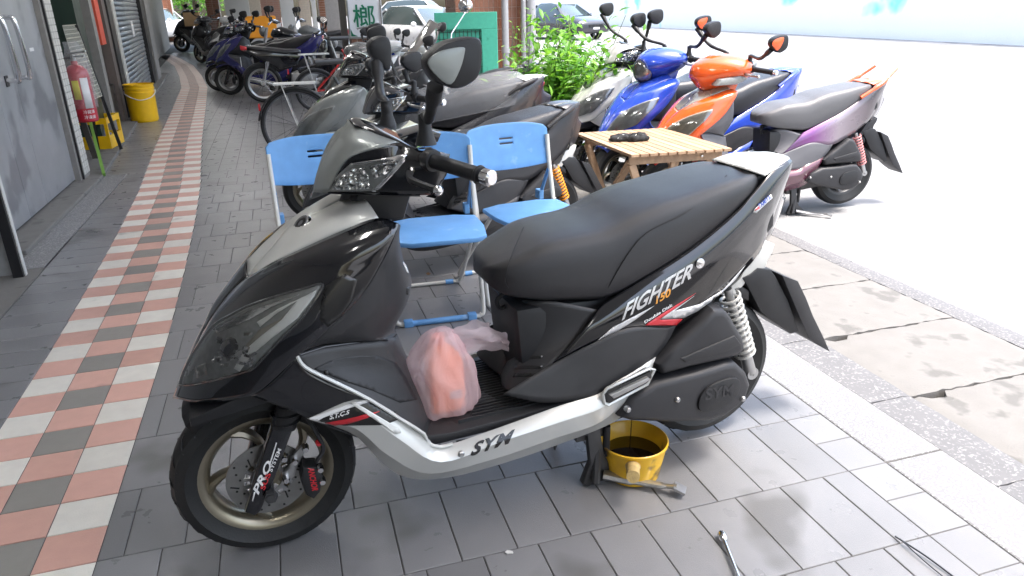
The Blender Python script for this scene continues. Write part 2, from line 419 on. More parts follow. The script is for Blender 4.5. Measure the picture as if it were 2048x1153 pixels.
def front_end(root, st, hero=False):
    """front wheel, fork, fender, caliper"""
    wheel(root, (0, 0, .229), .229, .1656 if hero else .16, .108, st.get('rim', RIMM), 5, (.058, .101, -.052), grooves=hero)
    F = MB()
    for sg in (-1, 1):
        out = [(-.066, .178), (-.045, .160), (-.028, .172), (.02, .262), (.078, .385), (.088, .43), (.03, .43), (.026, .395), (-.022, .290)]
        o = MB().prism(out, -.105 if sg < 0 else .072, -.072 if sg < 0 else .105, .009)
        fk = mk('fork_leg', o, BLACK if hero else st.get('fork', BLACK), root)
        if hero and sg < 0:
            fv = [tuple(p) for p in o.v]; bv = BVHTree.FromPolygons(fv, o.f)
            lettering('lettering', 'PRO', (517, 990), (546, 926), (504, 983), bv, WHITEP, fk, t=.105, shear=.2, bold=.03)
            lettering('lettering', 'SUS', (529, 981), (542, 948), (520, 977), bv, REDP, fk, t=.105, bold=.03)
            lettering('lettering', 'SYSTEM', (544, 944), (563, 899), (537, 941), bv, WHITEP, fk, t=.105, bold=.02)
            inlay('white_line', PZ([(504, 1002), (508, 984), (511, 984), (506, 1003)], .105), bv, WHITEP, fk)
            inlay('white_line', PZ([(539, 926), (552, 885), (554, 886), (541, 929)], .105), bv, WHITEP, fk)
        g = MB().tube([(.055, sg * .088, .39), (.11, sg * .088, .53)], [.031, .029], n=16)
        mk('fork_boot', g, MATTE, root)
        for q in range(4):
            z = .405 + q * .022
            mk('boot_ring', MB().lathe([(.030, -.004), (.036, 0), (.030, .004)], axis='z', c=(.058 + (z - .39) * .4, sg * .088, z), n=16), MATTE, root)
    mk('steering_stem', MB().tube([(.1, 0, .52), (.33, 0, 1.0)], .025, n=12).bar((.1, -.11, .53), (.1, .11, .53), .05, .03), DARKST, root)
    mk('axle', MB().tube([(0, -.125, .216), (0, .12, .22)], .011, n=10).lathe([(0, -.004), (.017, -.004), (.017, .01), (0, .01)], c=(0, -.118, .216), n=6), DARKST, root)
    # fender arc
    A = []; sec = [(-.075, -.03), (-.07, -.006), (-.04, .004), (0, .007), (.04, .004), (.07, -.006), (.075, -.03)]
    rings = []
    for i in range(17):
        a = R_(28 + 100 * i / 16)
        rings.append([Vector(((.262 + h) * math.cos(a), y, .229 + (.262 + h) * math.sin(a))) for y, h in sec])
    v = [p for r in rings for p in r]; n = len(sec)
    f = [(i * n + j, (i + 1) * n + j, (i + 1) * n + j + 1, i * n + j + 1) for i in range(16) for j in range(n - 1)]
    mk('front_fender', MB().add(v, f), st.get('fender', MATTE), root, solid=.004)
    # caliper
    cal = mk('brake_caliper', MB().prism([(.085, .275), (.118, .268), (.130, .235), (.118, .19), (.100, .172), (.082, .19), (.075, .235)], -.112, -.062, .008), MATTE, root)
    br = MB().prism([(.038, .252), (.052, .262), (.070, .300), (.100, .325), (.108, .310), (.088, .288), (.072, .258), (.062, .235), (.045, .222), (.035, .232)], -.082, -.070, .003)
    bk = mk('caliper_bracket', br, STEEL, cal)
    b2 = MB()
    for x, z in ((.098, .314), (.068, .285), (.042, .238), (.045, .300), (.125, .262), (.126, .225)):
        mk('bolt', MB().lathe([(0, -.012), (.007, -.012), (.009, -.004), (.009, .012)], c=(x, -.088 if x < .11 else -.112, z), n=8), CHROME, bk)
    if hero:
        bm_ = MB().prism([(.085, .275), (.118, .268), (.130, .235), (.118, .19), (.100, .172), (.082, .19), (.075, .235)], -.112, -.062, .008)
        bv = BVHTree.FromPolygons([tuple(p) for p in bm_.v], bm_.f)
        lettering('lettering', 'ANCHOR', (615, 936), (624, 982), (628, 936), bv, REDP, cal, t=.112, bold=.03)
    mk('brake_hose', MB().tube(spl([(.12, -.09, .27), (.14, -.1, .31), (.125, -.1, .37), (.1, -.08, .44), (.13, -.07, .53)]), .0055, n=8), MATTE2, root)
    mk('cable_wrap', MB().tube([(.128, -.098, .325), (.134, -.1, .33)], .009, n=8), REDP, root)

def rear_end(root, st, hero=False):
    wheel(root, (1.34, 0, .255), .236, .16, .115, st.get('rim', DARKST), 5, None, grooves=hero)
    PZ2 = lambda l, t=.2: PZ(l, t)
    ab = MB().prism(PZ2([(1312, 728), (1350, 690), (1400, 645), (1425, 617), (1448, 618), (1458, 628), (1474, 655), (1486, 675), (1490, 697), (1478, 712), (1440, 722), (1380, 735), (1325, 750)], .19), -.2, -.07, .022, seg=3)
    mk('air_box', ab, MATTE2, root)
    ab2 = MB().prism(PZ2([(1362, 718), (1470, 672), (1484, 690), (1455, 704), (1372, 726)], .205), -.206, -.15, .006)
    mk('air_box_rib', ab2, MATTE2, root)
    cv = MB().prism(PZ2([(1238, 835), (1262, 795), (1310, 765), (1393, 744), (1450, 726), (1470, 724), (1492, 745), (1500, 770), (1492, 795), (1474, 815), (1450, 832), (1418, 842), (1345, 845), (1262, 842)], .195), -.205, -.05, .02, seg=3)
    co = mk('belt_cover', cv, MATTE2, root)
    el = []; c0 = P(1438, 790, .208)
    for i in range(28):
        a = i / 28 * 2 * math.pi; ca, sa = math.cos(a), math.sin(a)
        el.append((c0.x + .072 * abs(ca) ** .8 * (1 if ca > 0 else -1), c0.z + .047 * abs(sa) ** .8 * (1 if sa > 0 else -1) + .012 * ca))
    mk('oval_badge', MB().prism(el, -.213, -.2, .003), MATTE, co)
    if hero:
        a = P(1410, 802, .214); b = P(1466, 792, .214)
        textplane('lettering', 'SYM', (a.x, -.2145, a.z), (b.x - a.x, 0, b.z - a.z), (0, 0, .04), MATTE2, co, bold=.02)
    bl = MB()
    for px, py in ((1355, 800), (1486, 798), (1256, 820)):
        q = P(px, py, .206); mk('bolt', MB().lathe([(0, -.006), (.006, -.006), (.009, -.002), (.009, .01)], c=(q.x, -.206, q.z), n=8), STEEL, co)
    mk('engine_block', MB().prism([(.86, .26), (.9, .36), (1.1, .42), (1.3, .34), (1.36, .27), (1.3, .2), (1.0, .16), (.9, .18)], -.08, .13, .02), DARKST, root)
    # shocks
    for sg in (-1, 1):
        so_ = bpy.data.objects.new('shock_absorber', None); COL.objects.link(so_); so_.parent = root
        a = Vector((1.312, sg * .135, .56)); b = Vector((1.415, sg * .15, .275)); d = (b - a).normalized()
        mk('damper', MB().tube([a, a.lerp(b, .5)], .013, n=10).tube([a.lerp(b, .4), b], .019, n=10).lathe([(.006, -.014), (.02, -.014), (.02, .014), (.006, .014)], c=b, n=12), STEEL, so_)
        x = d.cross(Vector((0, 1, 0))).normalized(); y = d.cross(x); pts = []
        for i in range(150):
            u = i / 149; c_ = a.lerp(b, .08 + .72 * u); an = u * 2 * math.pi * 11
            pts.append(c_ + (x * math.cos(an) + y * math.sin(an)) * .029)
        mk('spring', MB().tube(pts, .0048, n=6), st.get('spring', WSPR), so_)
    # exhaust on the far side
    mk('exhaust', MB().tube(spl([(.95, .05, .2), (1.1, .13, .17), (1.2, .17, .22), (1.5, .19, .30)]), [.018] * 6 + [.03] * 6 + [.05] * 7, n=14), st.get('exhaust', STEEL), root)
    # hugger / rear fender
    hf = MB().prism(PZ2([(1440, 589), (1476, 556), (1500, 512), (1523, 495), (1546, 487), (1541, 505), (1531, 522), (1527, 536), (1508, 545), (1490, 562), (1462, 596)], .05), -.06, .06, .006)
    mk('plate_bracket', hf, st.get('bracket', SILVER), root)
    mg = MB().prism(PZ2([(1484, 556), (1500, 548), (1515, 536), (1539, 538), (1550, 552), (1575, 600), (1597, 663), (1580, 668), (1540, 640), (1520, 625), (1500, 585)], .06), -.065, .065, .006)
    mk('mudguard', mg, MATTE, root)
    mf = MB().prism(PZ2([(1540, 540), (1572, 552), (1588, 585), (1602, 620), (1622, 660), (1636, 691), (1612, 678), (1594, 664), (1570, 610)], .02), -.075, .075, .002)
    mk('mud_flap', mf, MATTE2, root)
    mk('rear_hugger', MB().prism(PZ2([(1462, 575), (1480, 570), (1500, 582), (1499, 604), (1486, 598), (1470, 592)], .06), -.06, .06, .008), MATTE, root)

WSPR = mat('spring_paint', (.5, .5, .48), .35, metal=.3, coat=.3, noise=.15)

def stand(root, st):
    m = st.get('stand', DARKST)
    s0 = mk('center_stand', MB().bar((.87, -.14, .2), (.87, .14, .2), .03).tube(spl([(.88, -.11, .21), (.905, -.12, .13), (.89, -.15, .02)]), [.016, .015, .014, .014, .014, .014, .014, .013, .013, .013, .013, .013, .013], n=8)
            .tube(spl([(.88, .11, .21), (.905, .12, .13), (.89, .15, .02)]), .014, n=8)
            .prism([(.865, .2), (.905, .2), (.925, .1), (.94, .07), (.99, .03), (.98, .015), (.87, .0), (.855, .015), (.88, .08)], -.135, -.11, .004), m, root)
    mk('stand_tang', MB().tube(spl([(.92, -.14, .035), (1.0, -.19, .022), (1.06, -.24, .022), (1.09, -.27, .03)]), [.02] * 6 + [.014] * 7 + [.009] * 6, n=8, flat=.6), STEEL, s0)
    mk('stand_foot', MB().bar((1.085, -.262, .03), (1.11, -.285, .018), .035, .008), STEEL, s0)
    mk('stand_spring', MB().tube([(.935, -.125, .19), (.935, -.125, .09)], .011, n=10), MATTE, s0)
    uf = mk('underframe', MB().tube([(.42, -.1, .22), (.6, -.1, .215), (.86, -.1, .25)], .012, n=8).tube([(.42, .1, .22), (.86, .1, .25)], .012, n=8)
       .prism([(.74, .25), (.80, .235), (.775, .175), (.765, .225), (.70, .215), (.69, .25)], -.115, -.10, .003).prism([(.5, .24), (.66, .235), (.65, .205), (.6, .2), (.55, .205), (.5, .22)], -.12, -.04, .006)
       .box((.84, -.12, .19), (.93, -.02, .25)), DARKST, root); uf.location.z = -.036

def mirror(root, base, head, st, sg, tilt=0.0, insert=None):
    """round-cornered mirror: shell, glass, coloured insert, stalk"""
    base = Vector(base); c = Vector(head)
    shape = st.get('mirror_shape')
    out = [(-.055, .0), (-.046, .028), (-.012, .045), (.035, .05), (.055, .035), (.060, .0), (.052, -.03), (.018, -.052), (-.012, -.045), (-.04, -.025)]
    mo = bpy.data.objects.new('mirror', None); COL.objects.link(mo); mo.parent = root
    out = [(p.x, p.y) for p in spl([(a, b, 0) for a, b in (st.get('mirror_out') or out)], 4, True)]
    M = Matrix.Translation(c) @ Matrix.Rotation(tilt, 4, 'Y')
    sh = MB().prism(out, -.035, .02, .012, M=M)
    # glass faces the rider (+x), shell seen from outside
    mk('mirror_shell', sh, MATTE, mo)
    if insert: mk('mirror_insert', MB().prism([(p.x, p.y) for p in spl([(a, b, 0) for a, b in st.get('mirror_ins') or [(-.052, 0), (-.038, .022), (.005, .036), (.022, .03), (.012, -.008), (-.012, -.038), (-.035, -.024)]], 3, True)], -.0375, -.03, .002, M=M), insert, mo)
    cx_m = sum(a for a, b in out) / len(out); cz_m = sum(b for a, b in out) / len(out); mk('mirror_glass', MB().prism([(cx_m + (x - cx_m) * .85, cz_m + (z - cz_m) * .85) for x, z in out], .0205, .0235, M=M), CHROME, mo)
    low = c + Vector((-.035, 0, -.035))
    if st.get('stalk_from'): low = Vector(st['stalk_from'])
    pts = spl([low, low.lerp(base, .45) + Vector((-.004, 0, -.012)), base + Vector((0, 0, .05)), base])
    mk('mirror_stalk', MB().tube(pts, [.017] * 3 + [.012] * 5 + [.010] * 5 + [.011] * (len(pts) - 13), n=10)
       .lathe([(.0, .055), (.014, .055), (.015, .02), (.021, .0), (.024, -.012), (0, -.012)], axis='z', c=base, n=16), MATTE, mo)
    return mo
def bars(root, st, hero=False):
    for sg in (-1, 1):
        y = lambda v: sg * v
        a = Vector((.438, y(.165), 1.022)); b = Vector((.512, y(.322), 1.008))
        h = mk('handlebar', MB().tube([(.40, 0, 1.02), a, b], .011, n=10), DARKST, root)
        mk('grip', MB().tube([a.lerp(b, x) for x in (0, .06, .12, .125, .5, .9, .93, .96)], [.024, .026, .024, .017, .0165, .0165, .021, .019], n=18), MATTE, h)
        mk('bar_end', MB().tube([b.lerp(a, .03), b + (b - a) * .02, b + (b - a) * .13, b + (b - a) * .15], [.014, .0175, .0175, .013], n=18), CHROME, h)
        l = [(.395, y(.16), .996), (.385, y(.21), .992), (.392, y(.25), .99), (.415, y(.30), .985)]
        mk('brake_lever', MB().tube(spl(l), [.007] * 6 + [.008] * 13, n=8).sphere((.417, y(.304), .985), .0105, 12), MATTE if hero else STEEL, h)
        mk('lever_ball', MB().sphere((.418, y(.307), .984), .0115, 12), CHROME, h); mk('lever_pivot', MB().tube([(.41, y(.13), .998), (.395, y(.17), .996)], .008, n=8), CHROME, h)

def scooter(root, st, hero=False):
    fairing, hood, skirt, side, tail = (st[k] for k in ('fairing', 'hood', 'skirt', 'side', 'tail'))
    leg = st.get('leg', MATTE); seat = st.get('seat', SEATM)
    front_end(root, st, hero)
    rear_end(root, st, hero)
    stand(root, st)
    bars(root, st, hero)
    # centre hood
    ho, hb = patch('front_cover', [
        [(494, 551, 0), (545, 493, 0), (585, 446, 0), (629, 427, 0), (680, 402, 0), (714, 391, 0)],
        [(497, 552, .03), (552, 503, .06), (600, 468, .075), (652, 440, .085), (702, 415, .09), (735, 404, .09)],
        [(500, 552, .06), (545, 525, .09), (585, 506, .11), (640, 480, .128), (700, 454, .14), (757, 436, .145)]], hood, root, bvh=True)
    # fairing side
    fo, fb = patch('front_fairing', [
        [(494, 551, 0), (500, 552, .06), (545, 525, .092), (585, 506, .112), (665, 470, .135), (752, 437, .15), (797, 447, .17)],
        [(455, 590, 0), (470, 588, .06), (525, 562, .13), (600, 530, .175), (690, 497, .2), (770, 470, .2), (790, 472, .195)],
        [(421, 637, 0), (434, 634, .06), (500, 612, .145), (580, 590, .195), (660, 565, .215), (735, 530, .215), (770, 515, .205)],
        [(398, 680, 0), (412, 678, .06), (470, 663, .15), (550, 648, .205), (630, 632, .225), (700, 595, .222), (735, 575, .215)],
        [(377, 720, 0), (392, 718, .06), (440, 714, .14), (520, 704, .2), (600, 680, .227), (660, 650, .225), (690, 628, .22)],
        [(357, 765, 0), (372, 765, .06), (420, 764, .135), (490, 755, .185), (550, 737, .21), (610, 700, .222), (645, 668, .22)],
        [(345, 797, 0), (358, 799, .055), (395, 805, .12), (465, 800, .17), (510, 788, .19), (555, 752, .205), (592, 712, .212)]], fairing, root, bvh=True)
    patch('lower_fairing', [
        [(592, 712, .212), (616, 744, .212), (665, 771, .214), (738, 799, .216)],
        [(545, 762, .198), (588, 787, .198), (640, 800, .202), (695, 816, .208)],
        [(501, 792, .175), (540, 806, .18), (580, 820, .19), (616, 838, .197)]], fairing, root)
    mk('nose_floor', MB().prism([(-.14, .47), (.08, .5), (.2, .52), (.2, .54), (.0, .53), (-.14, .49)], -.15, .15, .004), MATTE, root)
    # leg shield
    patch('leg_shield', [
        [(797, 447, .17), (801, 452, .12), (799, 458, .05), (796, 462, 0)],
        [(770, 513, .2), (783, 510, .17), (800, 515, .12), (806, 518, 0)],
        [(735, 575, .212), (775, 572, .18), (812, 566, .11), (823, 558, 0)],
        [(690, 628, .218), (750, 625, .19), (800, 618, .12), (815, 602, 0)],
        [(645, 668, .22), (700, 665, .2), (765, 668, .14), (790, 655, 0)],
        [(592, 711, .212), (650, 690, .19), (770, 680, .14), (795, 668, 0)]], leg, root)
    ra_, rbv = patch('foot_ramp', [
        [(592, 712, .212), (650, 691, .186), (775, 678, .13), (795, 670, 0)],
        [(612, 738, .213), (685, 735, .19), (800, 728, .12), (815, 716, 0)],
        [(660, 770, .214), (730, 775, .20), (825, 772, .12), (838, 762, 0)],
        [(735, 799, .216), (785, 828, .205), (845, 806, .12), (858, 800, 0)],
        [(850, 873, .2), (853, 880, .19), (862, 850, .12), (875, 835, 0)]], st.get('leg2', leg), root, bvh=True, kv=3)
    if hero:
        inlay('footwell_shade', PZ([(628, 738), (660, 722), (705, 712), (755, 712), (792, 726), (812, 756), (834, 800), (800, 806), (745, 782), (690, 764)], .17), rbv, MATTE, ra_, off=.0012)  # darker inlay paints the hollow's shade; the ramp itself isn't recessed
        mk('seam_shadow', MB().tube([onto(x, y, .18, rbv, .001) for x, y in ((596, 711), (650, 694), (710, 686), (775, 680), (782, 673))], .0022, n=6), BLACKP, ra_)  # black line draws the crease's shadow where the two panels meet
        for px, py in ((652, 745), (790, 828)):
            h = onto(px, py, .2, rbv, .001); mk('screw', MB().sphere(h, .006, 10), BLACKP, ra_)
    mk('key_cover', MB().prism(PZ([(772, 503), (795, 512), (812, 530), (818, 546), (800, 544), (786, 530)], .06), -.07, .07, .008), st.get('keycap', SILVER), root)
    mk('glove_ledge', MB().prism(PZ([(790, 566), (818, 575), (816, 590), (800, 584)], .09), -.1, .1, .006), leg, root)
    # floor
    fl = MB().prism([(.33, .30), (.36, .335), (.45, .325), (.65, .33), (.86, .345), (.93, .40), (.98, .44), (.985, .40), (.94, .36), (.87, .32), (.65, .305), (.45, .30), (.36, .30)], -.184, .184, .004)
    flo = mk('floorboard', fl, leg, root)
    rb = MB()
    for i in range(22):
        y = -.15 + .3 * i / 21
        rb.box((.48 + .05 * abs(math.sin(i)), y - .0022, .325), (.82, y + .0022, .336))
    tag(mk('floor_rib', rb, leg, flo), kind='stuff')
    mk('floor_pad', MB().prism([(.0, 0), (.16, .02), (.13, -.06), (.0, -.1), (.03, -.04)], 0, .006, M=Matrix.Translation((.45, -.07, .334)) @ Matrix.Rotation(R_(90), 4, 'X') @ Matrix.Scale(-1, 4, (0, 1, 0))), MATTE2, flo)
    mk('tunnel', MB().tube(spl([(.42, 0, .3), (.6, 0, .315), (.85, 0, .33)]), [.05] * 13, n=16), leg, flo) if False else None
    # skirt
    R4 = [(665, 852, .18), (715, 875, .18), (770, 932, .165), (825, 958, .15), (905, 954, .145), (1010, 926, .145), (1130, 885, .145), (1225, 846, .15), (1262, 812, .165)]
    r5 = [Vector((P(*q).x, -.06, P(*q).z + .0)) for q in R4]
    so_, sb = patch('side_skirt', [
        [(614, 838, .197), (735, 799, .215), (850, 873, .215), (882, 893, .21), (1000, 855, .207), (1120, 812, .203), (1200, 787, .197), (1237, 754, .19), (1312, 714, .178)],
        [(630, 843, .2), (722, 830, .225), (800, 880, .236), (882, 925, .232), (1000, 885, .226), (1120, 845, .218), (1200, 818, .21), (1242, 785, .2), (1303, 740, .18)],
        [(645, 848, .195), (712, 858, .215), (778, 912, .218), (860, 948, .205), (990, 918, .2), (1110, 877, .192), (1195, 848, .188), (1242, 812, .184), (1285, 776, .175)],
        R4, r5], skirt, root, bvh=True, kv=1, sm=12)
    for sg in (1, -1):
        pts = [P(*q) for q in ((594, 712, .216), (603, 728, .217), (622, 742, .218), (672, 766, .22), (738, 799, .221), (800, 838, .22), (848, 868, .218), (855, 886, .213), (880, 894, .212), (905, 888, .211))]
        mk('floor_trim', MB().tube([Vector((p.x, p.y * sg, p.z)) for p in spl(pts, 2)], .0045, n=8), skirt, root)
    patch('apron', [[(614, 838, .195), (650, 849, .19), (715, 873, .18)], [(660, 845, .08), (700, 850, .08), (760, 880, .08)], [(690, 830, 0), (720, 840, 0), (790, 870, 0)]], MATTE, root)
    # seat
    SEC = [(.600, .700, .672, .035), (.612, .716, .655, .075), (.64, .732, .640, .108), (.69, .752, .628, .13), (.75, .776, .618, .142), (.82, .786, .610, .15), (.895, .792, .602, .155), (.95, .806, .612, .158), (1.0, .826, .632, .16), (1.08, .847, .665, .16),
           (1.16, .858, .70, .156), (1.24, .870, .742, .15), (1.31, .880, .785, .142), (1.375, .885, .822, .125), (1.42, .876, .838, .09), (1.442, .862, .845, .04)]
    rings = []
    for x, zt, zb, wd in [tuple(q) for q in spl([Vector((a, b, c)) for a, b, c, d in SEC], 3)] and SEC:
        h = zt - zb
        prof = [(0, zt), (.42, zt - .001), (.7, zt - .004 - h * .01), (.86, zt - h * .07), (.96, zt - h * .2), (1.0, zt - h * .42), (.99, zt - h * .7), (.955, zt - h * .93), (.90, zb), (.45, zb), (0, zb)]
        rings.append([Vector((x, -wd * a, z)) for a, z in prof] + [Vector((x, wd * a, z)) for a, z in prof[-2:0:-1]])
    n = len(rings[0]); cols = [spl([r[i] for r in rings], 3) for i in range(n)]
    rings = [[cols[i][j] for i in range(n)] for j in range(len(cols[0]))]
    sm = MB().rings(rings); so2 = mk('seat', sm, seat, root, smooth=60)
    sbv = BVHTree.FromPolygons([tuple(p) for p in sm.v], sm.f)
    if hero:
        for line in ([(1047, 456), (1020, 520), (1010, 560), (1012, 592)], [(1453, 352), (1380, 420), (1300, 462), (1262, 500), (1225, 560), (1208, 604)]):
            q = [onto(x, y, .14, sbv, .0008) for x, y in line]
            mk('seam', MB().tube(spl(q, 8), .0016, n=5), MATTE, so2)
    mk('body_core', MB().prism([(.68, .36), (.66, .60), (.80, .598), (.90, .59), (1.0, .62), (1.16, .69), (1.31, .775), (1.40, .82), (1.47, .82), (1.48, .72), (1.30, .52), (1.15, .42), (.9, .36)], -.115, .115, .02), MATTE, root)
    # underseat
    uo_, ub_ = patch('underseat_panel', [
        [(1042, 600, 0), (1050, 602, .08), (1110, 604, .125), (1204, 622, .15)],
        [(1040, 650, 0), (1048, 655, .08), (1100, 655, .12), (1175, 655, .152)],
        [(1025, 700, 0), (1035, 712, .08), (1075, 705, .12), (1140, 692, .158)],
        [(1008, 735, 0), (1015, 750, .09), (1050, 745, .13), (1106, 727, .163)],
        [(1000, 752, 0), (1008, 778, .11), (1045, 782, .15), (1095, 777, .178)]], leg, root, bvh=True)
    for py in (712, 732, 747): inlay('vent_slot', PZ([(1030, py), (1060, py - 1), (1086, py), (1082, py + 6), (1056, py + 7), (1026, py + 8)], .12), ub_, BLACKP, uo_, off=.001)
    mk('helmet_hook', MB().tube(spl([(.665, -.03, .62), (.64, -.03, .60), (.65, -.03, .575), (.675, -.03, .585)]), .006, n=8), MATTE, root)
    ro, rb_ = patch('side_cover', [
        [(1200, 612, .15), (1274, 566, .152), (1379, 499, .15), (1469, 426, .14), (1503, 390, .13), (1543, 345, .11), (1580, 318, .08)],
        [(1160, 668, .167), (1250, 615, .172), (1370, 548, .17), (1465, 475, .16), (1517, 428, .14), (1552, 380, .12), (1584, 332, .085)],
        [(1106, 727, .165), (1255, 658, .18), (1350, 653, .176), (1438, 590, .16), (1488, 543, .14), (1524, 495, .115), (1559, 400, .09)]], side, root, bvh=True)
    lo_, lb_ = patch('lower_side_cover', [
        [(1106, 727, .164), (1180, 690, .178), (1255, 657, .181), (1352, 652, .176)],
        [(1050, 762, .172), (1160, 745, .187), (1240, 712, .192), (1335, 685, .18)],
        [(1006, 790, .172), (1100, 806, .195), (1210, 784, .195), (1312, 715, .177)]], leg, root, bvh=True)
    patch('tail_side', [
        [(1543, 345, .11), (1565, 330, .095), (1584, 322, .08)], [(1552, 400, .1), (1560, 375, .1), (1581, 345, .085)], [(1520, 500, .08), (1553, 440, .07), (1568, 380, .06)],
        [(1515, 515, 0), (1550, 455, 0), (1572, 395, 0)]], side, root)
    patch('tail_cover', [[(1462, 330, .0), (1515, 316, .0), (1570, 311, .0)], [(1490, 338, .075), (1535, 322, .07), (1577, 314, .045)], [(1530, 352, .115), (1553, 338, .105), (1584, 324, .08)]], tail, root)
    mk('grab_recess', MB().prism(PZ([(1490, 350), (1530, 335), (1548, 350), (1530, 380), (1505, 396)], .06), -.1, .1, .01), MATTE, root)
    if st.get('rail'):
        for sg in (1, -1):
            pts = [(1.30, .15, .80), (1.40, .155, .86), (1.48, .14, .905), (1.58, .11, .98)] if st['rail'][1] == 'up' else [(1.26, .16, .79), (1.36, .16, .85), (1.46, .12, .885), (1.53, .04, .895)]
            mk('grab_rail', MB().tube(spl([(a, sg * b, c) for a, b, c in pts]), [.012] * 6 + [.016] * 7 + [.009] * 6, n=10), st['rail'][0], root)
    mk('tail_light', MB().prism([(1.53, .80), (1.552, .86), (1.54, .87), (1.52, .80)], -.05, .05, .004), REDP, root)
    return dict(hood=hb, fairing=fb, skirt=sb, side=rb_, root=root, fo=fo, so=so_, ro=ro, ho=ho, seat=so2)

def angular_head(root, st, hero=False):
    G = st['head']; 
    patch('head_cowl', [
        [(626, 384, 0), (632, 352, 0), (650, 312, 0), (672, 275, 0), (697, 240, 0)],
        [(640, 385, .05), (655, 345, .06), (675, 312, .078), (705, 282, .09), (737, 262, .07)],
        [(656, 385, .08), (681, 334, .1), (709, 309, .118), (767, 293, .132), (799, 285, .112)]], G, root)
    patch('head_top', [[(697, 240, 0), (709, 235, 0), (735, 240, 0), (790, 262, 0), (850, 292, 0)], [(705, 247, .03), (715, 246, .035), (750, 258, .07), (800, 280, .1), (835, 297, .12)],
                       [(709, 250, .05), (720, 254, .055), (755, 270, .085), (799, 287, .113), (837, 301, .135)]], BLACK, root)
    ob, bv = patch('head_side', [
        [(681, 334, .095), (709, 308, .116), (767, 292, .13), (800, 286, .12), (836, 300, .138), (875, 303, .155), (900, 309, .15)],
        [(668, 358, .088), (700, 340, .105), (760, 330, .125), (805, 325, .135), (842, 335, .15), (875, 338, .16), (895, 345, .15)],
        [(656, 385, .08), (690, 389, .095), (740, 390, .12), (790, 391, .135), (840, 391, .145), (868, 388, .15), (880, 372, .145)]], BLACK, root, bvh=True)
    patch('head_bottom', [[(656, 385, .08), (740, 390, .12), (840, 391, .145)], [(650, 385, .03), (740, 385, .03), (830, 380, .03)], [(645, 384, 0), (735, 380, 0), (825, 374, 0)]], MATTE, root)
    lamp = PZ([(657, 383), (663, 365), (681, 346), (702, 326), (760, 318), (814, 309), (808, 322), (780, 352), (752, 382)], .12)
    l0 = inlay('indicator_lamp', lamp, bv, LAMPD, root, off=.003)
    inlay('reflector', PZ([(666, 379), (676, 361), (690, 345), (707, 335), (728, 333), (736, 345), (738, 360), (742, 377), (700, 379)], .12), bv, REFL, l0, off=.006)
    inlay('reflector', PZ([(738, 332), (770, 322), (804, 316), (797, 326), (772, 348), (750, 358)], .12), bv, REFL, l0, off=.006)
    inlay('chrome_edge', PZ([(702, 325), (760, 317), (816, 308), (809, 324), (754, 383), (744, 383), (800, 320), (760, 322), (704, 329)], .12), bv, CHROME, l0, off=.0065)
    inlay('lens', lamp, bv, GLASS, l0, off=.011, th=0)
    mk('instrument_panel', MB().prism([(.36, 1.05), (.46, 1.075), (.50, 1.06), (.49, 1.04), (.38, 1.035)], -.075, .075, .006), BLACK, root)
    mk('neck', MB().prism([(.26, .87), (.30, .96), (.44, .97), (.40, .86)], -.07, .07, .02), MATTE, root)

def round_head(root, st, lens=None):
    S_ = [(.13, .97, .02, .03), (.15, .965, .07, .07), (.20, .975, .12, .095), (.28, .995, .165, .10), (.36, 1.01, .19, .085), (.43, 1.02, .16, .06), (.47, 1.025, .08, .035)]
    hk = st.get('headk', 1); S_ = [(.28 + (x - .28) * hk, zc, wd * hk, h * hk) for x, zc, wd, h in S_]
    rings = []
    for x, zc, wd, h in S_:
        r = []
        for i in range(20):
            a = i / 20 * 2 * math.pi; ca, sa = math.cos(a), math.sin(a)
            r.append(Vector((x + .05 * (1 if sa < 0 else 0) * abs(sa), wd * (abs(ca) ** .7) * (1 if ca > 0 else -1) * (1 - .35 * max(0, -sa)), zc + h * sa)))
        rings.append(r)
    n = 20; cols = [spl([r[i] for r in rings], 3) for i in range(n)]
    rings = [[cols[i][j] for i in range(n)] for j in range(len(cols[0]))]
    hd = mk('head_cowl', MB().rings(rings), st['head'], root, smooth=60)
    if lens:
        mk('headlight', MB().sphere((.175, 0, .95), .085, 20, (.75, .95, 1.0)), PLAMP, root)
        mk('lens', MB().sphere((.173, 0, .95), .09, 20, (.76, .96, 1.0)), GLASS, root)
    else:
        for sg in (-1, 1):
            mk('indicator_lamp', MB().prism([(.20, .925), (.22, .965), (.36, .985), (.42, .965), (.34, .93)], *( (-.2, -.1) if sg < 0 else (.1, .2)), .012), LAMPD, root)
    mk('neck', MB().prism([(.24, .86), (.26, .96), (.44, .97), (.40, .86)], -.08, .08, .03), st['head'], root)
    mk('instrument_panel', MB().prism([(.38, 1.05), (.46, 1.06), (.47, 1.03), (.39, 1.03)], -.09, .09, .008), BLACK, root)

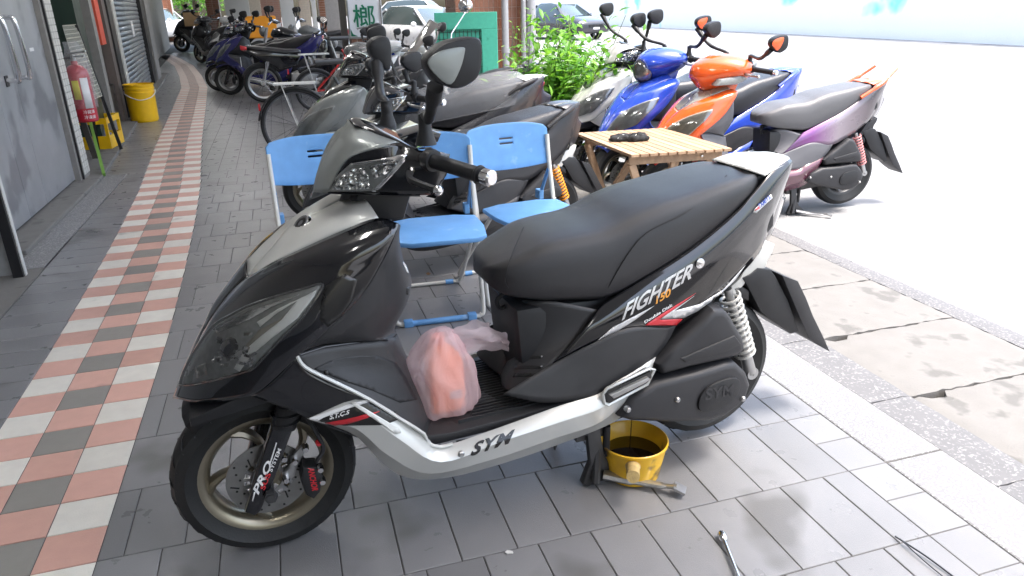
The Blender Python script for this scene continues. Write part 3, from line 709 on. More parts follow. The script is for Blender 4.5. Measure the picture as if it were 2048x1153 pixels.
def big_lamp(S, st, hero=False, root=None):
    bv = S['fairing']; root = S['root']
    out = [(365, 771), (373, 745), (396, 702), (432, 653), (470, 630), (505, 612), (560, 592), (610, 577), (643, 568), (640, 585), (603, 637), (560, 680), (512, 732), (492, 742), (440, 757), (392, 769)]
    l0 = inlay('headlight', PZ(out, .19), bv, LAMPD if hero else st.get('lamp', PLAMP), root, off=.002, maxlen=.015)
    if not hero:
        inlay('lens', PZ(out, .19), bv, GLASS, l0, off=.008, maxlen=.02, th=0); return
    inlay('side_duct', PZ([(652, 572), (690, 548), (714, 560), (706, 600), (684, 632), (655, 655), (640, 640), (642, 605)], .2), bv, BLACKP, l0, off=.001)
    inlay('light_guide', PZ([(517, 645), (560, 618), (612, 592), (634, 580), (630, 592), (596, 636), (545, 676), (505, 710), (482, 742), (471, 736), (492, 700), (524, 672), (565, 640), (596, 602), (555, 628), (523, 654)], .2), bv, mat('frosted_light_guide', (.8, .81, .8), .3, coat=.4), l0, off=.006, maxlen=.012)
    inlay('reflector', PZ([(430, 660), (500, 624), (560, 602), (602, 590), (545, 616), (505, 640), (478, 652), (440, 668)], .18), bv, mat('smoky_chrome', (.7, .71, .71), .15, metal=1, noise=.3), l0, off=.006, maxlen=.012)
    inlay('trim', PZ([(520, 660), (560, 640), (588, 618), (575, 640), (540, 664), (500, 700), (494, 690)], .2), bv, mat('beige_trim', (.28, .26, .22), .3, metal=.3, coat=.5), l0, off=.005, maxlen=.012)
    inlay('clear_corner', PZ([(393, 735), (416, 727), (419, 750), (398, 757)], .14), bv, mat('pale_lens', (.16, .17, .16), .15, coat=.6), l0, off=.006)
    pr = MB(); rs = random.Random(3)
    for i in range(26):
        px = rs.uniform(432, 505); py = rs.uniform(662, 728)
        if (px - 432) * .6 + (py - 662) < 18: continue
        q = P(px, py, .17); h = onto(px, py, .17, bv, .0)
        M = Matrix.Translation(h + Vector((0, -.007, 0))) @ Matrix.Rotation(rs.uniform(-.6, .6), 4, 'Y')
        pr.box((-.009, -.003, -.0035), (.009, .003, .0035), M)
    tag(mk('bulb_bracket', pr, CHROME, l0), kind='stuff')
    q = P(466, 700, .17)
    h = onto(466, 700, .17, bv, .0)
    mk('projector', MB().lathe([(0, -.012), (.02, -.009), (.026, 0), (.026, .01)], c=h, n=20), mat('projector_glass', (.02, .02, .022), .05, coat=1), l0)
    inlay('lens', PZ(out, .19), bv, GLASS, l0, off=.013, maxlen=.015, th=0)
    o2 = out + [out[0]]
    pts = [onto(x, y, .19, bv, .006) for x, y in o2]
    mk('lens_rim', MB().tube(spl(pts, 4), .003, n=6), mat('smoke_edge', (.05, .05, .05), .1, coat=1), l0)

# ================================================================= SETTING
TG = mat('grey_floor_tile', (.195, .195, .20), .31, noise=.28, nscale=2.2, bump=.35, bscale=420, rand=.10, spots=(2.3, (.13, .128, .126), .60))
TP = mat('terracotta_tile', (.56, .33, .27), .42, noise=.1, bump=.4, bscale=300, rand=.1, spots=(5, (.40, .25, .21), .66))
TC = mat('cream_tile', (.66, .64, .58), .42, noise=.12, bump=.6, bscale=300, rand=.08, spots=(4, (.42, .41, .37), .66))
TD = mat('olive_grey_tile', (.235, .225, .205), .42, noise=.1, bump=.35, bscale=400, rand=.08)
GROUT = mat('grout', (.07, .068, .065), .8, noise=.3, bump=.5)
TERR = mat('terrazzo', (.17, .17, .175), .5, noise=.1, spots=(130, (.34, .34, .34), .53), bump=.4, bscale=160)
CONC = mat('concrete', (.165, .16, .152), .8, noise=.2, nscale=7, bump=.9, bscale=120, spots=(7, (.115, .112, .107), .58))
CONC2 = mat('grey_granite', (.12, .12, .125), .75, noise=.2, nscale=9, bump=.9, bscale=90, spots=(90, (.21, .21, .21), .55))
ROADM = mat('worn_asphalt', (.20, .20, .20), .85, noise=.3, nscale=1.3, bump=1, bscale=150, spots=(1.1, (.26, .26, .26), .5))

def world_coords(m):
    """patches of dirt run across the joints instead of repeating on each tile"""
    nt = m.node_tree; tc = [n for n in nt.nodes if n.type == 'TEX_COORD'][0]; g = nt.nodes.new('ShaderNodeNewGeometry')
    for l in list(nt.links):
        if l.from_node == tc: t_ = l.to_socket; nt.links.remove(l); nt.links.new(g.outputs['Position'], t_)
for m_ in (TG, TP, TC, TD, CONC, CONC2, TERR): world_coords(m_)
def tile_mesh(name, x0, x1, y0, y1, m, g=.0016, c=.0015, th=.006):
    """bevelled tile slab, top at z=0 (local origin at its centre)"""
    cx, cy = (x0 + x1) / 2, (y0 + y1) / 2; a = (x1 - x0) / 2 - g; b = (y1 - y0) / 2 - g
    v = []
    for z, k in ((-th, 0), (-c, 0), (0, c)):
        v += [(-a + k, -b + k, z), (a - k, -b + k, z), (a - k, b - k, z), (-a + k, b - k, z)]
    f = [(8, 9, 10, 11)] + [(i, (i + 1) % 4, 4 + (i + 1) % 4, 4 + i) for i in range(4)] + [(4 + i, 4 + (i + 1) % 4, 8 + (i + 1) % 4, 8 + i) for i in range(4)]
    me = bpy.data.meshes.new(name); me.from_pydata(v, [], f); me.update(); me.materials.append(m)
    return me
def place_tile(me, cx, cy, par, name='tile', rz=0, z=0):
    o = bpy.data.objects.new(name, me); COL.objects.link(o); o.parent = par
    o.location = (cx, cy, z + random.uniform(-.0006, .0004)); o.rotation_euler = (random.uniform(-.002, .002), random.uniform(-.002, .002), rz + random.uniform(-.002, .002))
    return o
PATH = [(-1.375, -1.2), (-1.375, 1.8), (-1.40, 2.7), (-1.44, 3.75), (-1.50, 4.9), (-1.57, 5.8), (-1.67, 7.1), (-1.88, 10.4), (-2.10, 13.7), (-2.42, 16.4), (-2.92, 20), (-3.6, 23.5), (-4.2, 26.2)]
def path_x(y):
    for (x0, y0), (x1, y1) in zip(PATH, PATH[1:]):
        if y <= y1: return x0 + (x1 - x0) * (y - y0) / (y1 - y0)
    return PATH[-1][0]
PW = .2325
# ground bed (mortar) under the arcade
fl = MB(); fl.box((-6, -30, -.12), (1.33, 5.4, -.0035)); floor = mk('arcade_floor', fl, GROUT, smooth=0); tag(floor, kind='structure')
mk('mortar_bed', MB().box((-9, 5.4, -.12), (3.6, 45, -.0036)), GROUT, floor, smooth=0)
D = .301; TW = .1505
full = tile_mesh('tile', 0, TW, 0, D, TG)
rows = []; stuffm = MB()
def add_stuff(x0, x1, y0, y1, g=.002, z=0.0):
    stuffm.add([(x0 + g, y0 + g, z), (x1 - g, y0 + g, z), (x1 - g, y1 - g, z), (x0 + g, y1 - g, z)], [(0, 1, 2, 3)])
cnt = 0
for j in range(-4, 90):
    y0 = j * D; y1 = y0 + D
    xe = path_x((y0 + y1) / 2) + PW
    off = (0, .5, .0, .5)[j % 4] * TW + (.0 if j % 2 == 0 else .02)
    xr = .973 if y0 < 5.4 else 3.5
    x = .973 - off if y0 < 5.4 else 3.5
    cells = []
    if off and y0 < 5.4: cells.append((.973 - off, .973))
    while x > xe + .02:
        a = max(xe, x - TW)
        if a - xe < .03: a = xe
        cells.append((a, x)); x = a
    for a, b in cells:
        # stagger counted from the strip: part pieces sit beside the checker path
        if y0 > 7.5: add_stuff(a, b, y0, y1); continue
        near = y0 < 4.6 and cnt < 292 and y1 > -.62
        if near:
            me = full if abs((b - a) - TW) < 1e-4 else tile_mesh('tile', a, b, y0, y1, TG)
            place_tile(me, (a + b) / 2, (y0 + y1) / 2, floor); cnt += 1
        elif y1 > -.62: add_stuff(a, b, y0, y1)
# plain tile field to the left of the path
lf = empty('left_floor_strip'); tag(lf, kind='structure'); c2 = 0
for j in range(2, 170):
    y0 = j * TW + .0; y1 = y0 + TW; ym = (y0 + y1) / 2; xe = path_x(ym) - PW
    xl = -1.93 if y0 < 5.4 else -2.12 - .0734 * (y0 - 5.5)
    if y0 < 14:
        sp = [xl, xl + .15 + .1 * (j % 2), xe] if False else [xl, xe]
        for a, b in zip(sp, sp[1:]):
            place_tile(tile_mesh('tile', a, b, y0, y1, TG), (a + b) / 2, ym, lf); c2 += 1
    else: add_stuff(xl - .3, xe, y0, y1)
so_ = mk('far_tile', stuffm, TG, floor, smooth=0); tag(so_, kind='stuff')
# checker path
cp = empty('checker_path'); tag(cp, kind='structure')
TM = {k: tile_mesh('tile', 0, .155, 0, .1505, m) for k, m in (('P', TP), ('C', TC), ('D', TD))}
n = 0
far = {k: MB() for k in 'PCD'}
y = -4 * .1505; j = -4
while y < 26:
    ym = y + .07525; cx = path_x(ym); sl_ = math.atan2(path_x(ym + .1) - path_x(ym - .1), .2)
    for c in range(3):
        kind = ('C' if j % 2 else 'P') if c != 1 else ('P' if j % 2 else 'D')
        kind = kind if c != 1 else ('D' if (j % 2 == 0) else 'P')
        x = cx + (c - 1) * .155
        if n < 297: place_tile(TM[kind], x, ym, cp, rz=0); n += 1
        else: far[kind].add([(x - .0765 + sl_ * -.07, y + .001, 0), (x + .0765 + sl_ * -.07, y + .001, 0), (x + .0765 + sl_ * .07, y + .149, 0), (x - .0765 + sl_ * .07, y + .149, 0)], [(0, 1, 2, 3)])
    y += .1505; j += 1
for k, m in (('P', TP), ('C', TC), ('D', TD)): tag(mk('far_tile', far[k], m, cp, smooth=0), kind='stuff')
# border strip tiles by the kerb, kerb stones, gutter slabs, granite edge, road
bs = empty('border_strip'); tag(bs, kind='structure'); me = tile_mesh('tile', 0, .138, 0, D / 2, TG)
for j in range(-4, 36): place_tile(me, .973 + .069, (j + .5) * D / 2, bs)
kerb = empty('kerb'); tag(kerb, kind='structure')
for j in range(-1, 5): mk('kerb_stone', MB().box((1.113, j * 1.2 + .003, -.12), (1.325, j * 1.2 + 1.197, .001)), TERR, kerb, bevel=.006, smooth=0)
gut = empty('gutter'); tag(gut, kind='structure')
JY = [-1.19, -.66, -.13, .4, .93, 1.46, 2.0, 2.53, 3.06, 3.6, 4.1, 4.6]
rg = random.Random(5)
def rough_slab(x0, x1, y0, y1, z, th, nx=10, ny=7, hole=None, jag=.006):
    v = []; f = []
    for i in range(nx + 1):
        for j in range(ny + 1):
            x = x0 + (x1 - x0) * i / nx; yy = y0 + (y1 - y0) * j / ny; zz = z + rg.uniform(-.0015, .0015)
            if i in (0, nx): x += rg.uniform(-jag, jag) * .6; zz -= .004
            if j in (0, ny): yy += rg.uniform(-jag, jag); zz -= .003
            if hole and abs(x - hole[0]) < .05 and abs(yy - hole[1]) < .04: yy += (.032 if j == 0 else -.032)
            v.append((x, yy, zz))
    for i in range(nx):
        for j in range(ny): f.append((i * (ny + 1) + j, (i + 1) * (ny + 1) + j, (i + 1) * (ny + 1) + j + 1, i * (ny + 1) + j + 1))
    border = [i * (ny + 1) for i in range(nx + 1)] + [nx * (ny + 1) + j for j in range(1, ny + 1)] + [i * (ny + 1) + ny for i in range(nx - 1, -1, -1)] + [j for j in range(ny - 1, 0, -1)]
    o = len(v); v += [(v[k][0], v[k][1], z - th) for k in border]; m = len(border)
    f += [(border[k], o + k, o + (k + 1) % m, border[(k + 1) % m]) for k in range(m)]
    return MB().add(v, [tuple(reversed(q)) if idx >= nx * ny else q for idx, q in enumerate(f)])
mk('gutter_bed', MB().box((1.325, -3, -.5), (2.53, 6, -.14)), mat('wet_dirt', (.03, .028, .025), .8), gut, smooth=0)
for a, b in zip(JY, JY[1:]):
    mk('kerb_block', rough_slab(1.327, 1.61, a + .003, b - .003, -.072, .10, 8, 8, jag=.003), CONC2, gut, smooth=30)
    mk('gutter_slab', rough_slab(1.618, 2.385, a + .006, b - .006, -.082, .09, 24, 16, hole=(1.70, b), jag=.006), CONC, gut, smooth=30)
for a, b in ((-1.5, .1), (.1, 1.75), (1.75, 3.3)):
    mk('granite_edging', rough_slab(2.397, 2.515, a + .003, b - .003, -.086, .09, 4, 40, jag=.004), CONC2, gut, smooth=30)
rd = MB().add([(2.515, -60, -.1), (60, -60, -.1), (60, 5.0, -.1), (2.515, 5.0, -.1)], [(0, 1, 2, 3)]).add([(1.33, 5.0, -.1), (60, 5.0, -.1), (60, 80, -.1), (1.33, 80, -.1)], [(0, 1, 2, 3)])
tag(mk('road', rd, ROADM, smooth=0), kind='structure')
tag(mk('ground', MB().box((-150, -150, -.9), (150, 200, -.6)), CONC, smooth=0), kind='structure')

# ceiling and building over the arcade
CEIL = mat('white_ceiling_paint', (.62, .61, .59), .7, noise=.08)
tag(mk('ceiling', MB().box((-8, -30, 3.25), (1.38, 6.5, 3.6)), CEIL, smooth=0), kind='structure')
tag(mk('ceiling', MB().box((-12, 6.51, 3.25), (2.25, 34, 3.6)), CEIL, smooth=0), kind='structure')

TUBEL = mat('lit_tube', (1, 1, 1), .5, emit=((1, .98, .95), 16))
for i, (x, y) in enumerate(((-.75, .9), (-.75, 4.6), (-.9, 8.6), (-.75, -2.4), (-1.2, 13), (-1.8, 17.5), (-2.6, 22.5))):  # near tubes inferred from reflections; last three added to brighten the far walkway
    lf_ = empty('ceiling_light', (x, y, 3.25), 0, ('lit ceiling tube lamp mirrored in the foreground scooter seat panel', 'second lit ceiling tube over the parked motorcycles', 'far lit ceiling tube near the shutter', 'lit ceiling tube behind the viewer', 'added ceiling tube brightening the walkway by the navy scooters', 'added ceiling tube brightening the bend of the checkered path', 'added ceiling tube brightening the walkway end nearest the white car')[i], 'lamp')
    mk('lamp_tray', MB().box((-.09, -.62, -.05), (.09, .62, 0)), CEIL, lf_, smooth=0)
    for dx in (-.045, .045): mk('tube', MB().tube([(dx, -.59, -.075), (dx, .59, -.075)], .014, n=8), TUBEL, lf_)

# ================================================================= HERO
WHT = mat('dull_white', (.6, .6, .58), .5)
LEGG = mat('hero_inner_plastic', (.030, .030, .032), .42, bump=.25, bscale=900, noise=.2)
hero = empty('scooter', HF, HQ, 'black and silver scooter in the foreground with a pink bag on its footboard', 'scooter')
HST = dict(leg=LEGG, leg2=LEGG, fairing=BLACK, hood=SILVER, skirt=SILVER, side=BLACK, tail=SILVER, head=COWLG, seat=SEATM, fender=MATTE)
S = scooter(hero, HST, True)
angular_head(hero, HST, True)
big_lamp(S, HST, True)
def mir_pts(l, t, c): return [(P(x, y, t).x - c[0], P(x, y, t).z - c[2]) for x, y in l]
MC = (.455, -.325, 1.232)
mirror(hero, (.443, -.14, 1.062), MC, dict(mirror_out=mir_pts([(850, 125), (868, 98), (893, 83), (925, 76), (948, 75), (959, 84), (961, 117), (955, 150), (935, 169), (909, 177), (890, 172), (866, 160)], .345, MC),
    mirror_ins=mir_pts([(851, 126), (866, 107), (893, 97), (922, 94), (924, 106), (915, 138), (897, 168), (872, 155)], .345, MC), stalk_from=(.425, -.305, 1.19)), -1, insert=COWLG)
MC = (.44, .29, 1.215)
mirror(hero, (.42, .14, 1.062), MC, dict(mirror_out=mir_pts([(734, 88), (745, 76), (762, 72), (774, 78), (779, 105), (776, 136), (764, 139), (750, 124), (737, 108)], -.29, MC), stalk_from=(.432, .27, 1.2)), 1)
def decals():
    fb, sb, rb = S['fairing'], S['skirt'], S['side']
    lettering('lettering', 'FIGHTER', (1243, 642), (1383, 556), (1246, 611), rb, SILP, S['ro'], t=.165, shear=.35, bold=.025)
    lettering('lettering', '150', (1311, 609), (1343, 590), (1308, 595), rb, ORP, S['ro'], t=.165, shear=.3, bold=.03)
    lettering('lettering', 'Double Disk', (1289, 648), (1345, 612), (1288, 642), rb, WHITEP, S['ro'], t=.17, bold=.03)
    inlay('red_stripe', PZ([(1289, 651), (1325, 627), (1392, 586), (1330, 632), (1318, 640), (1365, 638), (1352, 651)], .17), rb, REDP, S['ro'], off=.0015)
    inlay('silver_stripe', PZ([(1320, 638), (1352, 616), (1388, 592), (1348, 622), (1400, 608), (1445, 580), (1490, 530), (1470, 560), (1430, 597), (1395, 622), (1366, 636)], .17), rb, SILP, S['ro'], off=.0022)
    inlay('silver_stripe', PZ([(1185, 690), (1225, 655), (1308, 612), (1270, 640), (1235, 662)], .17), rb, SILP, S['ro'], off=.0015)
    inlay('sticker', PZ([(1505, 425), (1509, 418), (1541, 389), (1544, 396), (1512, 426)], .13), rb, WHITEP, S['ro'], off=.002)
    lettering('lettering', 'TAMIYA', (1517, 418), (1541, 397), (1514, 410), rb, mat('blue_print', (.05, .1, .4), .4), S['ro'], t=.13, off=.0032, bold=.02)
    inlay('red_stripe', PZ([(1507, 423), (1510, 418), (1516, 413), (1518, 417)], .13), rb, REDP, S['ro'], off=.0032)
    lettering('lettering', 'SYM', (940, 913), (1026, 884), (944, 887), sb, BLACKP, S['so'], t=.225, shear=.3, bold=.035, space=1.08)
    # front decal band on the skirt / lower fairing
    inlay('white_band', PZ([(613, 838), (700, 808), (735, 798), (742, 803), (700, 816), (645, 836), (650, 846)], .215), sb, WHITEP, S['so'], off=.002)
    inlay('black_band', PZ([(620, 838), (690, 813), (735, 801), (800, 838), (770, 850), (690, 851), (650, 846)], .215), sb, BLACKP, S['so'], off=.0016)
    inlay('red_stripe', PZ([(650, 845), (690, 838), (760, 822), (735, 835), (700, 846), (670, 850)], .215), sb, REDP, S['so'], off=.003)
    inlay('silver_stripe', PZ([(700, 806), (712, 806), (798, 858), (801, 866), (790, 868)], .22), sb, SILVER, S['so'], off=.004)
    lettering('lettering', 'S.T.C.S', (659, 838), (698, 828), (661, 829), sb, WHITEP, S['so'], t=.215, off=.0036, bold=.03)
    q = P(603, 447, .0); nrm = Vector((-.62, -.2, .75)).normalized(); M = Matrix.Translation(P(603, 448, .03)) @ nrm.to_track_quat('Z', 'Y').to_matrix().to_4x4()
    e = MB().lathe([(0, .004), (.022, .004), (.024, .002), (.026, -.004)], axis='z', n=24); e.v = [M @ p for p in e.v]; mk('emblem', e, CHROME, S['ho'])
    e = MB().lathe([(.016, .0046), (.012, .0052), (.008, .0046)], axis='z', n=20); e.v = [M @ p for p in e.v]; mk('emblem_mark', e, BLACKP, S['ho'])
    # lock and screws
    for px, py, r, m in ((1399, 527, .014, CHROME),):
        h = onto(px, py, .152, rb, .002); mk('seat_lock', MB().lathe([(0, -.004), (r * .7, -.004), (r, -.002), (r, .012)], c=h, n=20), m, S['ro'])
    h = P(923, 910, .228); mk('screw', MB().lathe([(0, -.002), (.006, -.003), (.009, 0), (.009, .006)], c=h, n=12), STEEL, S['so'])
    # pillion footrest in its slot
    mk('footrest_slot', MB().prism(PZ([(1206, 786), (1213, 778), (1297, 740), (1300, 752), (1288, 764), (1216, 803), (1209, 802)], .2), -.212, -.17, .002), BLACKP, hero)
    mk('footrest', MB().prism(PZ([(1214, 786), (1290, 750), (1295, 754), (1285, 762), (1222, 793)], .205), -.222, -.2, .004), STEEL, hero)
    pts = [P(x, y, .2) for x, y in ((1203, 786), (1212, 775), (1296, 735), (1306, 737), (1292, 766), (1214, 808), (1206, 805))]
    mk('footrest_frame', MB().tube([Vector((p.x, -.207, p.z)) for p in pts], .005, n=6, closed=True), SILVER, hero)
decals()

# ================================================================= ON AND BY THE HERO SCOOTER
def translucent(name, col, tr=.55, rough=.3, wr=14):
    m = bpy.data.materials.new(name); m.use_nodes = True; _M[name] = m; nt = m.node_tree; N = nt.nodes.new; L = nt.links.new
    b = nt.nodes['Principled BSDF']; b.inputs['Base Color'].default_value = list(col) + [1]; b.inputs['Roughness'].default_value = rough
    b.inputs['Coat Weight'].default_value = .3
    tl = N('ShaderNodeBsdfTranslucent'); tl.inputs[0].default_value = list(col) + [1]
    tp = N('ShaderNodeBsdfTransparent'); tp.inputs[0].default_value = [min(1, .55 + c * .5) for c in col] + [1]
    tc = N('ShaderNodeTexCoord'); w_ = N('ShaderNodeTexNoise'); w_.inputs['Scale'].default_value = wr; w_.inputs['Distortion'].default_value = 2.5
    L(tc.outputs['Object'], w_.inputs['Vector']); bp = N('ShaderNodeBump'); bp.inputs['Strength'].default_value = .7; bp.inputs['Distance'].default_value = .01
    L(w_.outputs['Fac'], bp.inputs['Height']); L(bp.outputs['Normal'], b.inputs['Normal'])
    a = N('ShaderNodeMixShader'); a.inputs[0].default_value = .5; L(b.outputs[0], a.inputs[1]); L(tl.outputs[0], a.inputs[2])
    c = N('ShaderNodeMixShader'); c.inputs[0].default_value = tr; L(a.outputs[0], c.inputs[1]); L(tp.outputs[0], c.inputs[2])
    L(c.outputs[0], nt.nodes['Material Output'].inputs['Surface']); return m
def hw(s, t, z): return HF + HS * s + HT * t + Vector((0, 0, z))
PINK = translucent('pink_plastic_film', (1.0, .84, .87), .50, rough=.15, wr=20)
CLEARF = translucent('clear_plastic_film', (.7, .71, .73), .72)
bag = empty('plastic_bag', hw(.472, .075, .338), HQ + .15, 'pink translucent carrier bag holding an orange bottle on the scooter footboard', 'bag')
bag.scale = (1.22, 1.15, 1.02)
rr = random.Random(11)
def blob_rings(levels, n=36, amp=.006, seed=1, pw=.8):
    r_ = random.Random(seed); ph = [r_.uniform(0, 6.28) for _ in range(8)]; rings = []
    L_ = spl([Vector((a, b, c)) for a, b, c, d, e in levels], 4); C_ = spl([Vector((d, e, 0)) for a, b, c, d, e in levels], 4)
    for i, (q, c) in enumerate(zip(L_, C_)):
        z, wx, wy = q; ring = []
        for k in range(n):
            a = k / n * 2 * math.pi; ca, sa = math.cos(a), math.sin(a)
            f = 1 + amp * 10 * (math.sin(5 * a + ph[0] + i * .3) * .5 + math.sin(9 * a + ph[1] - i * .25) * .35 + math.sin(14 * a + ph[2] + i * .5) * .3)
            ring.append(Vector((c.x + wx * f * abs(ca) ** pw * (1 if ca > 0 else -1), c.y + wy * f * abs(sa) ** pw * (1 if sa > 0 else -1), z)))
        rings.append(ring)
    return rings
film = mk('bag_film', MB().rings(blob_rings([(0, .060, .05, 0, 0), (.015, .070, .058, 0, 0), (.08, .068, .056, -.002, 0), (.12, .072, .052, -.012, 0), (.15, .066, .048, -.012, 0), (.185, .046, .04, -.010, 0), (.212, .03, .03, -.006, 0), (.224, .014, .014, .0, .0)], 56, .013, 3), cap=True), PINK, bag, smooth=70)
for k, (dx, dy, up) in enumerate(((.10, -.02, .0), (.085, .03, .015))):
    v = []; base = Vector((.014, 0, .20)); m_ = 22
    for i in range(m_):
        u = i / (m_ - 1); an = u * math.pi
        c_ = base + Vector((dx * math.sin(an) * 1.25 + .02 * u, dy * math.sin(an) + .03 * (u - .5) * (1 - k * .4), .005 + up * math.sin(an) - .055 * math.sin(an) ** 2 * u - .055 * u))
        wv = .016 + .004 * math.sin(i * 1.7)
        for q in range(5): v.append(c_ + Vector((-.004 * (q % 2), .006 * math.sin(i * .9 + q), wv * (q - 2) / 2)))
    f = [(i * 5 + q, (i + 1) * 5 + q, (i + 1) * 5 + q + 1, i * 5 + q + 1) for i in range(m_ - 1) for q in range(4)]
    mk('bag_handle', MB().add(v, f), PINK, bag, smooth=80)
bot = empty('oil_bottle', hw(.470, .075, .341), HQ + .1, 'orange plastic oil bottle wrapped inside the pink bag', 'bottle')
ORB = mat('orange_bottle', (.85, .27, .12), .35, coat=.3)
mk('bottle_body', MB().rings(blob_rings([(0, .048, .032, 0, 0), (.01, .05, .034, 0, 0), (.12, .05, .034, 0, 0), (.155, .042, .03, -.004, 0), (.185, .022, .022, -.012, 0), (.19, .018, .018, -.012, 0)], 24, 0, 5, .55)), ORB, bot)
mk('bottle_cap', MB().lathe([(0, .212), (.018, .21), (.019, .19), (0, .19)], axis='z', c=(-.012, 0, 0), n=20), mat('salmon_cap', (.8, .28, .2), .4), bot)
mk('bottle_label', MB().box((.0, -.0355, .035), (.034, -.0345, .058)), mat('grey_label', (.35, .33, .32), .5), bot)
textplane('lettering', 'OIL', (.003, -.0362, .042), (.028, 0, 0), (0, 0, .012), WHITEP, bot, bold=.03) if False else None

# pot of drained oil
px0 = gp(1274, 958, 0); pot = empty('oil_pot', (px0.x, px0.y + .035, 0), 0, 'yellow plastic pot of drained black oil under the scooter engine', 'pot')
YP = mat('oily_yellow_plastic', (.72, .42, .02), .4, noise=.25, nscale=7, spots=(11, (.14, .08, .02), .56), coat=.2)
mk('pot_body', MB().lathe([(0, .003), (.068, .003), (.076, .010), (.096, .118), (.100, .122), (.1035, .120), (.1035, .114), (.0995, .112), (.081, .006), (.074, 0), (0, 0)], axis='z', n=56), YP, pot)
mk('oil', MB().lathe([(0, .072), (.0875, .072)], axis='z', n=40), mat('black_oil', (.012, .007, .004), .06, coat=1), pot)
hd = Vector((-.42, -.85, .22)).normalized()
mk('pot_handle', MB().tube([hd * .088 + Vector((0, 0, .066)), hd * .11 + Vector((0, 0, .066)), hd * .175 + Vector((0, 0, .066))], [.024, .019, .0185], n=20), mat('cork_handle', (.5, .36, .15), .8, noise=.4, nscale=60, bump=.8, bscale=200), pot)
tag(mk('oil_stream', MB().tube([(px0.x, px0.y + .05, .26), (px0.x - .003, px0.y + .05, .074)], .0016, n=6), mat('black_oil', (.01, .01, .01), .06)), 'thin stream of black oil running from the engine into the yellow pot', 'oil', kind='thing')

# tools and litter on the tiles
a = gp(1442, 1066, .012); b = gp(1487, 1180, .008); d = (b - a).normalized()
sw = empty('socket_wrench', a, 0, 'chromed socket extension bar lying on the tiles at the bottom edge', 'wrench')
mk('socket', MB().tube([Vector(), d * .004, d * .026, d * .032], [.009, .0115, .0115, .008], n=16), CHROME, sw)
mk('bar', MB().tube([d * .03, b - a], .0055, n=12), CHROME, sw); mk('socket_mouth', MB().tube([d * -.0006, d * .003], .0075, n=12), BLACKP, sw)
for k, (p, q, m_) in enumerate((((1790, 1073), (1915, 1160), (1852, 1113)), ((1800, 1078), (1900, 1165), (1848, 1122)))):
    pts = spl([gp(*p, .012), gp(*m_, .008), gp(*q, .004)], 8)
    tag(mk('cable_tie', MB().tube(pts, .0023 if k == 0 else .0016, n=6), BLACKP), ('longer' if k == 0 else 'thinner') + ' black cable tie on the pale tiles near the kerb', 'cable tie')
def litter(name, px, py, r, m, label, cat, seed):
    c = gp(px, py, .002); r_ = random.Random(seed); n = 9
    out = [(r * (1 + r_.uniform(-.4, .3)) * math.cos(i / n * 6.28), r * .6 * (1 + r_.uniform(-.3, .3)) * math.sin(i / n * 6.28)) for i in range(n)]
    o = mk(name, MB().prism(out, 0, .0015, M=Matrix.Translation(c) @ Matrix.Rotation(r_.uniform(0, 3), 4, 'Z') @ Matrix.Rotation(R_(90), 4, 'X')), m, smooth=0)
    tag(o, label, cat); return o
litter('leaf', 857, 548, .017, mat('dry_leaf', (.30, .16, .07), .7, noise=.3), 'dry brown leaf on the dark floor beneath the middle blue chair', 'leaf', 2)
litter('paper_scrap', 1018, 1105, .011, WHT, 'torn white paper scrap on the tiles below the scooter', 'paper', 4)
litter('paper_scrap', 371, 833, .004, WHT, 'tiny white crumb on the tiles left of the front tyre', 'paper', 5)

